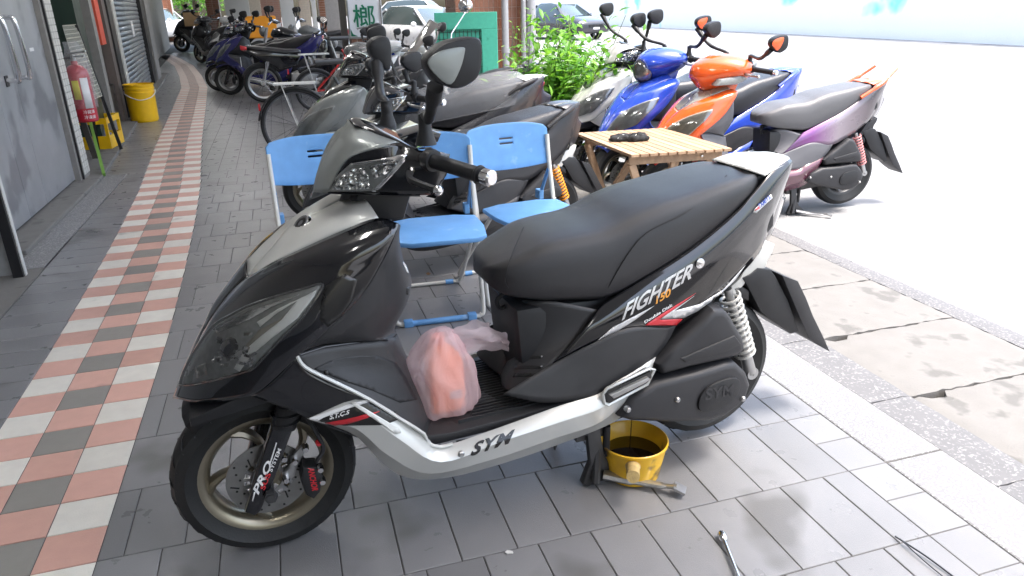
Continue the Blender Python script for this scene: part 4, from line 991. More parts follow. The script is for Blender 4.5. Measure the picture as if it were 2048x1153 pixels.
# ================================================================= CHAIRS AND TABLE
BLUE = mat('blue_plastic', (.13, .32, .62), .42, noise=.14, spots=(14, (.22, .40, .66), .64), bump=.15, bscale=600)
TUBE = mat('cream_painted_tube', (.58, .57, .53), .35, coat=.3, noise=.1)
def chair(label, loc, rz):
    t = empty('folding_chair', loc, rz, label, 'chair', 'blue folding chairs behind the scooter')
    # backrest: curved panel with two slots
    xs = [-.205 + .41 * i / 24 for i in range(25)]; zs = [0, .03, .06, .09, .115, .123, .137, .145, .17, .195, .21]
    v = []; f = []
    for z in zs:
        for x in xs:
            u = abs(x) / .205; lo = .05 * (1 - (1 - u) ** 1.2 * 1.0) if False else 0
            z0 = .62 - .02 * (1 - u * u) + .01; zt = .80 + .022 * (1 - u ** 3) - (.012 if u > .93 else 0)
            zz = z0 + (zt - z0) * z / .21
            v.append((x, .158 + .04 * (zz - .62) / .2 + .028 * (1 - u * u), zz))
    nx = len(xs)
    for j in range(len(zs) - 1):
        for i in range(nx - 1):
            if j in (4, 6) and 10 <= i <= 13: continue
            f.append((j * nx + i, j * nx + i + 1, (j + 1) * nx + i + 1, (j + 1) * nx + i))
    o = mk('backrest', MB().add(v, f), BLUE, t, solid=.012, bevel=.003)
    seat = [(-.19, -.06), (-.10, -.095), (.10, -.095), (.19, -.06), (.195, .1), (.175, .25), (.13, .275), (-.13, .275), (-.175, .25), (-.195, .1)]
    mk('seat', MB().prism([(x, y) for x, y in seat], .0, .022, .006, M=Matrix.Translation((0, 0, .452)) @ Matrix.Rotation(R_(90), 4, 'X')), BLUE, t)
    ff = [(-.2, .182, .76), (-.2, .155, .62), (-.2, .05, .22), (-.2, .005, .045), (-.185, 0, .016), (-.15, 0, .012), (.15, 0, .012), (.185, 0, .016), (.2, .005, .045), (.2, .05, .22), (.2, .155, .62), (.2, .182, .76)]
    mk('front_leg_frame', MB().tube(spl(ff, 5), .0105, n=10), TUBE, t)
    rf = [(-.178, .0, .44), (-.178, .2, .26), (-.178, .44, .045), (-.16, .47, .014), (-.12, .475, .012), (.12, .475, .012), (.16, .47, .014), (.178, .44, .045), (.178, .2, .26), (.178, .0, .44)]
    mk('rear_leg_frame', MB().tube(spl(rf, 5), .0095, n=10), TUBE, t)
    mk('foot_sleeve', MB().tube([(-.13, 0, .012), (.13, 0, .012)], .0135, n=10), BLUE, t)
    for x in (-.145, .145): mk('foot_block', MB().box((x - .02, -.017, 0), (x + .02, .017, .03)), BLUE, t, bevel=.003)
    for s_ in (-1, 1):
        mk('side_link', MB().bar((s_ * .192, .15, .60), (s_ * .186, .235, .445), .006, .02), BLUE, t)
        mk('foot_cap', MB().tube([(s_ * .1, .475, .012), (s_ * .14, .475, .012)], .0125, n=10), BLUE, t)
        mk('seat_lug', MB().box((s_ * .18 - .012, .2, .44), (s_ * .18 + .012, .25, .485)), BLUE, t, bevel=.003)
    return t
chair('blue folding chair half hidden behind the scooter handlebar cowl, left of three', (-.405, 1.63, 0), R_(4))
chair('blue folding chair in the middle, its seat just right of the fairing', (.03, 1.50, 0), R_(-3))
chair('blue folding chair with its backrest fully visible beside the wooden table', (.475, 1.60, 0), R_(7))

WOOD = mat('acacia_wood', (.36, .235, .145), .55, noise=.3, nscale=3, bump=.4, bscale=60, rand=.18)
def stretch_grain(m, s=(1, 14, 14)):
    nt = m.node_tree; tc = [n for n in nt.nodes if n.type == 'TEX_COORD'][0]; mp = nt.nodes.new('ShaderNodeMapping'); mp.inputs['Scale'].default_value = s
    for l in list(nt.links):
        if l.from_node == tc: t_ = l.to_socket; nt.links.remove(l); nt.links.new(mp.outputs[0], t_)
    nt.links.new(tc.outputs['Object'], mp.inputs[0])
stretch_grain(WOOD, (14, 1.5, 14))
tz = .55; c0, c1, c2_, c3 = gp(1150, 266, tz), gp(1258, 307, tz), gp(1466, 297, tz), gp(1335, 262, tz)
tb = empty('wooden_table', (c0.x, c0.y, -.08), 0, 'slatted wooden folding table beside the orange scooter', 'table')
o_ = Vector((0, 0, 0)); ux = (c2_ - c1); ux.z = 0; ux = Vector((.615, -.05, 0)); uy = Vector((.01, -.80, 0)); H_ = tz + .08
rs = random.Random(9)
for i in range(11):
    p = ux * ((i + .5) / 11); mb = MB().bar((p.x, p.y, H_ - .009), (p.x + uy.x, p.y + uy.y + (.0 if i else .0), H_ - .009), .050, .017)
    mk('slat', mb, WOOD, tb, bevel=.002, smooth=0)
ap = MB()
for k, y in (('a', -.10), ('b', -.74)): mk('apron', MB().bar((.03, y, H_ - .045), (.60, y - .04, H_ - .045), .02, .052), WOOD, tb, bevel=.002, smooth=0)
for s_ in (.04, .575):
    a_ = Vector((s_, -.12, H_ - .06)); b_ = Vector((s_, -.68, .0)); c_ = Vector((s_, -.70, H_ - .06)); d_ = Vector((s_, -.12, 0))
    off = Vector((.022, 0, 0))
    mk('leg', MB().bar(a_, b_, .02, .046, up=(1, 0, 0)), WOOD, tb, bevel=.002, smooth=0)
    mk('leg', MB().bar(c_ + off, d_ + off, .02, .046, up=(1, 0, 0)), WOOD, tb, bevel=.002, smooth=0)
mk('stretcher', MB().bar((.04, -.62, .2), (.575, -.62, .2), .02, .046), WOOD, tb, bevel=.002, smooth=0)
for x in (-.0, .27): mk('leg_brace', MB().bar((.05 + x, -.735, H_ - .07), (.26 + x * .2, -.70, .02), .022, .046), WOOD, tb, bevel=.002, smooth=0)
mk('leg_brace', MB().bar((.33, -.735, H_ - .07), (.13, -.70, .02), .022, .046), WOOD, tb, bevel=.002, smooth=0)
mk('leg_brace', MB().bar((.10, -.755, H_ - .16), (.36, -.755, H_ - .27), .022, .05), WOOD, tb, bevel=.002, smooth=0)
mk('apron_screw', MB().lathe([(0, -.004), (.006, -.003), (.007, .002)], c=(.47, -.785, H_ - .045), n=10), CHROME, tb)
gl = gp(1258, 282, tz); g = empty('gloves', (gl.x, gl.y, tz), 0, 'black work gloves with white piping lying on the wooden table', 'gloves')
CLOTH = mat('black_fabric', (.014, .014, .016), .8, bump=.8, bscale=500, noise=.3)
def lump(rx, ry, rz_, seed, n=36):
    r_ = random.Random(seed); ph = [r_.uniform(0, 6.28) for _ in range(6)]; mb = MB(); mb.sphere((0, 0, 0), 1, n)
    for p in mb.v:
        k = 1 + .14 * math.sin(3 * p.x * 2 + ph[0]) * math.sin(4 * p.y * 2 + ph[1]) + .1 * math.sin(9 * p.x + 5 * p.y + ph[2]) + .05 * math.sin(17 * p.x - 6 * p.z + ph[3])
        p.x *= rx * k; p.y *= ry * k; p.z = max(-.2, p.z) * rz_ * k + .2 * rz_
    return mb
for k, (x, y, a, b_, c_) in enumerate(((-.03, .02, .085, .045, .03), (.05, -.02, .07, .04, .035))):
    mb = lump(a, b_, c_, 20 + k); mb.v = [p + Vector((x, y, .006)) for p in mb.v]; o = mk('glove', mb, CLOTH, g, smooth=70)
    mk('glove_piping', MB().tube(spl([(x - a * .6, y - b_ * .7, c_ * .7), (x - a * .1, y - b_ * .2, c_ * 1.28), (x + a * .5, y - b_ * .6, c_ * .8), (x + a * .6, y - b_ * .75, c_ * .3)]), .002, n=5), WHT, o)

# ================================================================= OTHER SCOOTERS
def paint(name, c, **k): return mat(name, c, .2, coat=1, noise=.08, **k)
ORANGE = paint('orange_paint', (.72, .10, .015)); PURPLE = mat('purple_paint', (.22, .07, .24), .3, metal=.3, coat=1)
def fade(m, stops):
    nt = m.node_tree; b = nt.nodes['Principled BSDF']; tc = nt.nodes.new('ShaderNodeTexCoord'); sx = nt.nodes.new('ShaderNodeSeparateXYZ'); r = nt.nodes.new('ShaderNodeValToRGB')
    mr = nt.nodes.new('ShaderNodeMapRange'); mr.inputs['From Min'].default_value = .7; mr.inputs['From Max'].default_value = 1.6
    nt.links.new(tc.outputs['Object'], sx.inputs[0]); nt.links.new(sx.outputs['X'], mr.inputs['Value']); nt.links.new(mr.outputs['Result'], r.inputs[0]); nt.links.new(r.outputs[0], b.inputs['Base Color'])
    r.color_ramp.elements[0].position = stops[0][0]; r.color_ramp.elements[0].color = (*stops[0][1], 1); r.color_ramp.elements[1].position = stops[-1][0]; r.color_ramp.elements[1].color = (*stops[-1][1], 1)
    for p_, c_ in stops[1:-1]: e = r.color_ramp.elements.new(p_); e.color = (*c_, 1)
fade(PURPLE, [(.0, (.05, .04, .06)), (.28, (.16, .035, .18)), (.5, (.26, .22, .25)), (.75, (.09, .07, .08)), (1, (.08, .08, .08))])
BLUEP = paint('blue_paint', (.02, .06, .42)); NAVY = paint('navy_paint', (.025, .025, .13)); CHAMP = mat('champagne_paint', (.34, .32, .26), .3, metal=.5, coat=.7)
DGREY = mat('dark_grey_paint', (.05, .05, .055), .3, metal=.4, coat=.6); GREYM = mat('grey_metal_paint', (.19, .20, .20), .3, metal=.25, coat=.6)
GREYP = mat('mid_grey_plastic', (.11, .11, .12), .45, bump=.2, bscale=600); SEATG = mat('grey_seat_vinyl', (.11, .11, .115), .4, bump=.4, bscale=900)
LGREY = mat('light_grey_paint', (.24, .255, .25), .32, metal=.2, coat=.5)
MAROON = paint('maroon_paint', (.10, .03, .05)); WHITEC = paint('white_paint', (.7, .7, .7)); REDPT = paint('red_paint', (.5, .02, .02))
PINKS = mat('pink_spring', (.5, .2, .2), .4); GOLD = mat('gold_metal', (.5, .3, .08), .3, metal=.8); ORSP = mat('orange_spring', (.7, .25, .02), .4)
YLENS = mat('smoked_headlight', (.33, .31, .25), .15, coat=1, noise=.3, nscale=12)
def park(label, x, y, deg, st, z=0, k=1, head='round', lens=None, mirrors=None, lamp=True, group=None):
    r = empty('scooter', (x, y, z), R_(deg), label, 'scooter', group, k)
    s = scooter(r, st); (angular_head if head == 'angular' else round_head)(r, st, *([] if head == 'angular' else [lens]))
    if lamp: big_lamp(s, st)
    for sg, h in zip((-1, 1), mirrors or ((.46, -.34, 1.2), (.46, .34, 1.2))): mirror(r, (.44, sg * .15, 1.05), h, st, sg, insert=st.get('insert'))
    return r, s
o1, s1 = park('orange front scooter with purple sides and orange grab rail on the road', 1.948, 2.918, -4.5,
     dict(headk=1.14, fairing=ORANGE, hood=CHAMP, skirt=MAROON, side=PURPLE, tail=ORANGE, head=ORANGE, leg=GREYP, seat=SEATG, fender=REDPT, rail=(ORANGE, 'up'), spring=PINKS, lamp=YLENS, insert=ORANGE, bracket=MATTE2, keycap=GREYP, fork=STEEL),
     z=-.1, mirrors=((.42, -.47, 1.19), (.36, .40, 1.29)))
o2, s2 = park('bright blue scooter with clear headlight between the silver and orange ones', 1.80, 3.42, 6,
     dict(fairing=BLUEP, hood=BLUEP, skirt=BLUEP, side=BLUEP, tail=BLUEP, head=BLUEP, leg=MATTE2, seat=SEATM, fender=BLUEP, rail=(BLUEP, 'loop'), insert=MATTE),
     z=-.1, k=1.03, lens=True, mirrors=((.40, -.42, 1.22), (.36, .40, 1.27)))
o3, s3 = park('silver and black scooter next to the leafy shrub', 1.80, 4.15, 2,
     dict(fairing=SILVER, hood=GREYM, skirt=SILVER, side=GREYM, tail=DGREY, head=SILVER, leg=MATTE, fender=MATTE, insert=None), z=-.1, k=1.04, head='angular', mirrors=((.40, -.36, 1.28), (.36, .36, 1.33)))
mk('turn_lamp', MB().sphere((0.14, -.205, .70), .026, 12, (1, .5, 1)), mat('amber_lens', (.8, .28, .02), .15, coat=1), o3)
o4, s4 = park('black scooter with stitched seat and orange spring behind the blue chairs', -.34, 2.14, 12,
     dict(fairing=MATTE2, hood=GREYM, skirt=MATTE2, side=MATTE2, tail=DGREY, head=DGREY, leg=MATTE2, seat=SEATM, rail=(MATTE2, 'loop'), spring=ORSP, insert=None), k=.91, head='angular', mirrors=((.44, -.12, 1.20), (.40, .34, 1.16)))
# stitched pleats on its seat
pl = MB()
for i in range(9):
    x = .70 + i * .05; pl.tube(spl([(x, -.158, .64 + i * .002), (x + .012, -.157, .70), (x + .03, -.13, .765 + i * .006)]), .0022, n=5)
tag(mk('seat_stitching', pl, mat('light_thread', (.12, .12, .13), .6), s4['seat']), kind='stuff')
o5, s5 = park('black and grey scooter with its seat wrapped in clear plastic', -.38, 3.42, -6,
     dict(fairing=LGREY, hood=BLACK, skirt=LGREY, side=DGREY, tail=WHITEC, head=BLACK, leg=LGREY, seat=SEATM, rail=(MATTE2, 'loop'), insert=None), k=.99, head='angular')
cvr = MB().rings(blob_rings([(-.01, .42, .19, 0, 0), (.06, .43, .19, 0, 0), (.12, .42, .17, .0, 0), (.17, .38, .12, .02, 0), (.195, .25, .05, .03, 0)], 56, .0022, 8, .7))
M5 = Matrix.Translation((1.02, 0, .70)) @ Matrix.Rotation(R_(-9), 4, 'Y'); cvr.v = [M5 @ p for p in cvr.v]
cov = mk('seat_cover', cvr, CLEARF, None, smooth=70); cov.matrix_world = Matrix.Translation((-.38, 3.42, 0)) @ Matrix.Rotation(R_(-6), 4, 'Z') @ Matrix.Scale(.99, 4)
tag(cov, 'crinkled clear plastic sheet over the seat of the black and grey scooter', 'seat cover')
o6, s6 = park('navy blue scooter parked facing the checkered path', -1.36, 12.0, -14, dict(fairing=NAVY, hood=NAVY, skirt=NAVY, side=NAVY, tail=NAVY, head=NAVY, fender=NAVY, rim=STEEL), k=1.06, head='angular')
o7, s7 = park('second navy scooter mostly hidden behind the front navy one', -1.58, 12.75, -12, dict(fairing=NAVY, hood=DGREY, skirt=DGREY, side=NAVY, tail=NAVY, head=NAVY, fender=NAVY, rim=STEEL), k=1.0, head='angular')
DK = dict(fairing=DGREY, hood=DGREY, skirt=GREYM, side=DGREY, tail=DGREY, head=DGREY, fender=MATTE)
q = gp(385, 104); park('dark grey scooter parked in front of the white car', q.x - .3, q.y, -20, DK, k=1.25, lamp=False)
q = gp(412, 126); park('black scooter standing beside the basket bicycle', q.x - .1, q.y, -50, dict(DK, fairing=BLACK, side=BLACK), k=1.1, lamp=False)

# ---- underbone motorcycle, bicycles
def motorcycle(label, loc, deg, body, tank=False, k=1.0):
    r = empty('motorcycle', loc, R_(deg), label, 'motorcycle', None, k)
    wheel(r, (0, 0, .29), .29, .225, .07, STEEL, 0, None, grooves=False, name='front'); wheel(r, (1.24, 0, .29), .29, .225, .08, STEEL, 0, None, grooves=False)
    for cx in (0, 1.24):
        sp = MB()
        for i in range(18): a = i / 18 * 6.283; sp.tube([(cx + .03 * math.cos(a), .02 * (-1) ** i, .29 + .03 * math.sin(a)), (cx + .2 * math.cos(a + .2), 0, .29 + .2 * math.sin(a + .2))], .0018, n=4)
        tag(mk('wire_spoke', sp, CHROME, r), kind='stuff')
    for sg in (-1, 1):
        mk('fork_leg', MB().tube([(0, sg * .07, .29), (.09, sg * .07, .6), (.17, sg * .07, .92)], [.016, .02, .02], n=10), STEEL, r)
        mk('rear_shock', MB().tube([(1.22, sg * .1, .33), (1.13, sg * .1, .62)], [.02, .03], n=10), CHROME, r)
        mk('grip', MB().tube([(.30, sg * .2, 1.0), (.36, sg * .34, .99)], .017, n=10), MATTE, r)
        mirror(r, (.25, sg * .18, 1.02), (.24, sg * .3, 1.2), {}, sg)
    mk('handlebar', MB().tube(spl([(.36, -.34, .99), (.28, -.18, 1.03), (.2, 0, .96), (.28, .18, 1.03), (.36, .34, .99)]), .011, n=8), CHROME, r)
    mk('headlight', MB().sphere((.10, 0, .86), .085, 18, (.7, 1, 1)), GREYM, r)
    for cx, a0, a1 in ((0, 40, 150), (1.24, 20, 140)):
        rings = []
        for i in range(13):
            a = R_(a0 + (a1 - a0) * i / 12); rings.append([Vector((cx + (.31 + h) * math.cos(a), y, .29 + (.31 + h) * math.sin(a))) for y, h in ((-.055, -.03), (-.04, 0), (0, .008), (.04, 0), (.055, -.03))])
        v = [p for q_ in rings for p in q_]; f = [(i * 5 + j, i * 5 + j + 1, (i + 1) * 5 + j + 1, (i + 1) * 5 + j) for i in range(12) for j in range(4)]
        mk('mudguard', MB().add(v, f), body if cx == 0 else MATTE, r, solid=.004)
    if tank: mk('fuel_tank', MB().rings([[Vector((x, w_ * math.cos(a), zc + h * math.sin(a) * (1 if math.sin(a) > 0 else .7))) for a in [k_ / 16 * 6.283 for k_ in range(16)]] for x, w_, zc, h in ((.22, .03, .80, .03), (.26, .10, .81, .08), (.40, .135, .82, .11), (.55, .12, .79, .09), (.68, .07, .76, .05), (.70, .02, .76, .02))]), body, r, smooth=60)
    else: mk('leg_shield', MB().prism([(.12, .35), (.14, .8), (.24, .92), (.34, .80), (.42, .55), (.7, .50), (.7, .42), (.4, .40), (.25, .33)], -.13, .13, .03), body, r)
    mk('seat', MB().rings([[Vector((x, w_ * math.cos(a), zc + h * math.sin(a))) for a in [k_ / 16 * 6.283 for k_ in range(16)]] for x, w_, zc, h in ((.62, .04, .74, .02), (.66, .10, .745, .04), (.85, .13, .745, .05), (1.05, .13, .775, .05), (1.30, .11, .81, .045), (1.42, .05, .83, .03), (1.45, .02, .83, .01))]), SEATM, r, smooth=60)
    mk('side_panel', MB().prism([(.62, .70), (1.35, .80), (1.48, .80), (1.2, .62), (.95, .50), (.70, .55)], -.10, .10, .025), body, r)
    mk('engine', MB().prism([(.45, .2), (.42, .42), (.6, .5), (.8, .42), (.82, .22), (.6, .16)], -.12, .12, .03), STEEL, r)
    mk('exhaust', MB().tube([(.5, -.14, .22), (.9, -.15, .2), (1.0, -.16, .24), (1.45, -.16, .36)], [.018, .018, .035, .04], n=12), CHROME, r)
    mk('tail_light', MB().prism([(1.42, .76), (1.50, .80), (1.50, .86), (1.40, .84)], -.06, .06, .01), REDP, r)
    mk('plate', MB().bar((1.52, -.07, .62), (1.52, .07, .62), .004, .14), WHITEP, r)
    mk('side_stand', MB().tube([(.7, -.12, .2), (.68, -.28, .01)], .01, n=8), DARKST, r)
    return r
motorcycle('black underbone motorcycle with red tail light pointing at the path', (.42, 10.6, 0), 181, BLACK, k=.98)
motorcycle('black motorcycle with long seat and rounded fuel tank', (-.85, 13.3, 0), -4, BLACK, tank=True, k=1.12)
motorcycle('motorcycle with pale tank in the row behind the navy scooter', (-.3, 15.4, 0), -6, GREYM, tank=True, k=1.1)
def bicycle(label, loc, deg, col, k=1.0, basket=False, R=.33, box=False):
    r = empty('bicycle', loc, R_(deg), label, 'bicycle', None, k)
    for cx in (0, 1.05):
        wo = bpy.data.objects.new('wheel', None); COL.objects.link(wo); wo.parent = r; wo.location = (cx, 0, R)
        mk('tyre', MB().tube([((R - .015) * math.cos(a), 0, (R - .015) * math.sin(a)) for a in [i / 48 * 6.2832 for i in range(48)]], .017, n=8, closed=True), RUBBER, wo)
        mk('rim', MB().tube([((R - .036) * math.cos(a), 0, (R - .036) * math.sin(a)) for a in [i / 48 * 6.2832 for i in range(48)]], .008, n=6, closed=True), GREYP, wo)
        sp = MB()
        for i in range(28): a = i / 28 * 6.2832; sp.tube([(.02 * math.cos(a), .025 * (-1) ** i, .02 * math.sin(a)), ((R - .04) * math.cos(a + .25 * (-1) ** (i // 2)), 0, (R - .04) * math.sin(a + .25 * (-1) ** (i // 2)))], .0010, n=3)
        tag(mk('wire_spoke', sp, DARKST, wo), kind='stuff'); mk('hub', MB().tube([(0, -.04, 0), (0, .04, 0)], .022, n=10), CHROME, wo)
        g_ = MB(); rings = []
        for i in range(15):
            a = R_(10 + 140 * i / 14); rings.append([Vector(((R + .02 + h) * math.cos(a), y, (R + .02 + h) * math.sin(a))) for y, h in ((-.028, -.014), (-.015, 0), (.015, 0), (.028, -.014))])
        v = [p for q_ in rings for p in q_]; f = [(i * 4 + j, i * 4 + j + 1, (i + 1) * 4 + j + 1, (i + 1) * 4 + j) for i in range(14) for j in range(3)]
        mk('mudguard', MB().add(v, f), DARKST, wo, solid=.002)
    F = lambda n_, pts, rr_=.014: mk(n_, MB().tube(pts, rr_, n=8), col, r)
    F('fork', [(0, -.05, R), (.06, -.05, R + .33), (.13, 0, R + .42)], .01); F('fork', [(0, .05, R), (.06, .05, R + .33), (.13, 0, R + .42)], .01)
    F('head_tube', [(.1, 0, R + .38), (.18, 0, .93)], .018); F('down_tube', [(.14, 0, R + .42), (.45, 0, .30)], .02); F('seat_tube', [(.45, 0, .28), (.68, 0, .75)])
    F('chain_stay', [(.45, .03, .28), (1.05, .05, R)], .009); F('chain_stay', [(.45, -.03, .28), (1.05, -.05, R)], .009); F('seat_stay', [(.64, -.03, .66), (1.05, -.05, R)], .008); F('seat_stay', [(.64, .03, .66), (1.05, .05, R)], .008)
    mk('saddle', MB().prism([(-.12, -.02), (0, -.06), (.13, -.10), (.15, 0), (.13, .10), (0, .06), (-.12, .02)], 0, .05, .015, M=Matrix.Translation((.70, 0, .86)) @ Matrix.Rotation(R_(90), 4, 'X')), SEATM, r)
    mk('handlebar', MB().tube(spl([(.42, -.28, .98), (.30, -.26, 1.0), (.17, -.1, .97), (.17, .1, .97), (.30, .26, 1.0), (.42, .28, .98)]), .011, n=8), CHROME, r)
    mk('chainring', MB().lathe([(.05, -.045), (.09, -.045), (.09, -.05), (.05, -.05)], c=(.45, 0, .28), n=24, closed=True).bar((.45, -.05, .28), (.55, -.06, .15), .012, .02), DARKST, r)
    mk('rack', MB().box((.85, -.07, .70), (1.22, .07, .715)).bar((1.15, -.06, .70), (1.05, -.06, R), .008).bar((1.15, .06, .70), (1.05, .06, R), .008), WHT, r)
    mk('reflector', MB().box((1.36, -.03, .48), (1.375, .03, .54)), REDP, r)
    if basket:
        b_ = MB()
        for i in range(11):
            u = i / 10
            for z in (0, 1): pass
            for y in (-.13, .13): b_.bar((-.2 + .26 * u, y, .98), (-.16 + .2 * u, y * .8, .76), .003)
            b_.bar((-.2, -.13 + .26 * u, .98), (-.16, -.104 + .208 * u, .76), .003); b_.bar((.06, -.13 + .26 * u, .98), (.04, -.104 + .208 * u, .76), .003)
        for z in (.76, .83, .9, .98):
            w_ = .104 + .026 * (z - .76) / .22; x0 = -.16 - .04 * (z - .76) / .22; x1 = .04 + .02 * (z - .76) / .22
            for p_, q_ in (((x0, -w_), (x1, -w_)), ((x1, -w_), (x1, w_)), ((x1, w_), (x0, w_)), ((x0, w_), (x0, -w_))): b_.bar((*p_, z), (*q_, z), .004)
        mk('basket', b_, STEEL, r)
    if box: mk('battery_box', MB().box((.42, -.1, .36), (.72, .1, .56)), MATTE2, r, bevel=.015)
    return r
bicycle('silver bicycle with white rear rack behind the left blue chair', (.62, 5.55, 0), 180 - 4, DARKST, k=1.0)
bicycle('red electric bicycle with dark battery box in the crowded row', (1.05, 9.2, 0), 184, REDPT, k=1.08, R=.26, box=True)
q = gp(438, 126); bicycle('bicycle with wire front basket beyond the navy scooter', (q.x, q.y, 0), 30, CHAMP, k=1.15, basket=True)
# windscreen moped right behind the hero bars
o8, s8 = park('dark moped with tall clear windscreen in front of the green board', .50, 5.75, -18,
     dict(fairing=DGREY, hood=GREYM, skirt=DGREY, side=DGREY, tail=DGREY, head=GREYM, leg=MATTE2, insert=None), k=.9, mirrors=((.44, -.30, 1.16), (.50, .42, 1.27)))
ws = []
for i in range(9):
    for j in range(9):
        u = i / 8 - .5; v_ = j / 8; wv = .25 * (1 - .35 * v_ ** 3); ws.append((.15 + .28 * v_ + .12 * (abs(u) * 2) ** 2, u * 2 * wv, 1.02 + .34 * v_ - .05 * (abs(u) * 2) ** 2 * v_))
WS = glass('windscreen_plastic', (.80, .82, .82), .05, .7)
mk('windscreen', MB().add(ws, [(i * 9 + j, (i + 1) * 9 + j, (i + 1) * 9 + j + 1, i * 9 + j + 1) for i in range(8) for j in range(8)]), WS, o8, smooth=70)
o9, s9 = park('white and blue scooter behind the windscreen moped', .62, 8.3, 2, dict(fairing=WHITEC, hood=BLUEP, skirt=WHITEC, side=BLUEP, tail=WHITEC, head=WHITEC, leg=MATTE2), k=.86)
park('grey scooter with pale cowl between the electric bicycle and the sign', .05, 7.0, 4, dict(fairing=GREYM, hood=GREYM, skirt=DGREY, side=GREYM, tail=SILVER, head=GREYM, leg=MATTE2), k=.9)
q = dp(524, 76, 19.5); r_, s_ = park('delivery scooter carrying a bright orange box at the far end', q.x - 1.15, q.y - .1, 5, dict(fairing=WHITEC, hood=WHITEC, skirt=WHITEC, side=WHITEC, tail=WHITEC, head=WHITEC, leg=MATTE), k=1.1)
bx = mk('delivery_box', MB().box((-.42, -.3, 0), (.42, .3, .55)), mat('orange_fabric', (.85, .33, .02), .6, bump=.5), None, bevel=.03); bx.location = (q.x, q.y, q.z)
tag(bx, 'bright orange insulated delivery box on the far white scooter', 'delivery box')
bx2 = mk('cardboard_box', MB().box((-.2, -.22, 0), (.2, .22, .35)), mat('cardboard', (.42, .28, .15), .8, noise=.15), None); bx2.location = (-2.65, 21.4, .95)
tag(bx2, 'brown cardboard box strapped above the basket bicycle', 'box')

# ================================================================= LEFT FACADE
WPAINT = mat('grey_steel_door', (.34, .35, .37), .38, metal=.35, noise=.3, nscale=2.5, spots=(2.2, (.22, .225, .24), .55), bump=.15, bscale=60)
BLKF = mat('black_door_frame', (.02, .02, .022), .4, noise=.4); GREYF = mat('grey_frame', (.22, .21, .20), .6, noise=.2)
WTILE = mat('white_wall_tile', (.52, .51, .48), .5, noise=.15, rand=.1); SHUT = mat('shutter_steel', (.26, .28, .30), .4, metal=.5, noise=.25, nscale=4)
DARKG = mat('dark_shop_glass', (.015, .02, .02), .15, coat=.6, noise=.3)
FA = Vector((-2.25, 5.5, 0)); FB = Vector((-2.94, 14.9, 0)); FD = (FB - FA).normalized(); FN = Vector((FD.y, -FD.x, 0))
def fwp(px, py):
    d = CR * ((px - 1024) / CAM_F) - CU * ((py - 576.5) / CAM_F) + CF; k_ = (FA - CP).dot(FN) / d.dot(FN); return CP + d * k_
def fbox(name, u0, u1, z0, z1, m, par=None, d0=0.0, d1=.06, **kw):
    """box on the facade line: u along it in metres, d in front of it"""
    mb = MB(); pts = [FA + FD * u + FN * d for d in (d0 - .0, d1) for u in (u0, u1)]
    v = [(p.x, p.y, z) for z in (z0, z1) for p in (pts[0], pts[1], pts[3], pts[2])]
    mb.add(v, [(0, 3, 2, 1), (4, 5, 6, 7), (0, 1, 5, 4), (1, 2, 6, 5), (2, 3, 7, 6), (3, 0, 4, 7)])
    return mk(name, mb, m, par, smooth=0, **kw)
step = mk('door_step', MB().box((-3.5, 3.3, -.1), (-2.10, 5.5, .03)), CONC, smooth=0, bevel=.01); tag(step, kind='structure')
st2 = empty('doorstep_strip'); tag(st2, kind='structure')
fbox('strip', 0, 12, -.1, .025, CONC, st2, -.4, .14, bevel=.008); mk('strip', MB().box((-2.4, 2.0, -.1), (-1.935, 3.6, .002)), CONC, st2, smooth=0); mk('strip', MB().box((-2.1, 3.0, -.1), (-1.935, 5.6, .004)), TERR, st2, smooth=0)
wl = empty('shop_wall'); tag(wl, kind='structure')
mk('wall_body', MB().box((-9, -30, 0), (-2.62, 5.35, 3.25)), GREYF, wl, smooth=0)
fbox('wall_body', .1, 26, -.1, 3.25, GREYF, wl, -1.2, -.42)
fbox('wall_lintel', .0, 26, 2.5, 3.25, GREYF, wl, -.42, -.01)
# steel door
dr = empty('steel_door', (-2.27, 3.45, .03), 0, 'brushed grey steel door with two curved pull handles', 'door')
for i, (a, b) in enumerate(((0, .62), (.625, 1.02), (1.025, 1.86))): mk('panel', MB().box((-.04, a, .015), (0, b, 2.4)), WPAINT, dr, bevel=.003, smooth=0)
for y in (.78, 1.02):
    mk('handle', MB().tube(spl([(0, y + .05, .90), (.05, y + .05, .90), (.085, y + .04, .93), (.085, y, 1.25), (.05, y - .0, 1.29), (0, y, 1.29)]), .016, n=12), CHROME, dr)
    mk('handle_mount', MB().box((-.002, y + .03, .86), (.006, y + .09, .93)), DARKST, dr)
mk('door_sticker', MB().box((.0005, 1.5, 1.05), (.0015, 1.6, 1.075)), WHITEP, dr)
fr_ = empty('door_frame', (-2.25, 5.31, 0), 0, 'dark steel frame post between the steel door and white tiled jamb', 'door frame')
mk('post', MB().box((-.1, 0, .03), (.02, .05, 2.5)), GREYF, fr_, smooth=0); mk('post', MB().box((-.1, .052, .03), (.035, .075, 2.5)), BLKF, fr_, smooth=0)
jb = empty('tiled_jamb', (-2.25, 5.39, 0), 0, 'narrow jamb of small white tiles behind the fire extinguisher', 'wall')
mk('jamb_core', MB().box((-.35, 0, 0), (.03, .2, 2.6)), GREYF, jb, smooth=0)
tm = MB()
for k_ in range(44):
    for y in (0.004, .07, .136): tm.box((.03, y, .06 + k_ * .052), (.037, y + .06, .06 + k_ * .052 + .047))
    for x in (-.06, -.015): tm.box((x, -.007, .06 + k_ * .052), (x + .042, 0, .06 + k_ * .052 + .047))
tag(mk('small_tile', tm, WTILE, jb, smooth=0), kind='stuff')
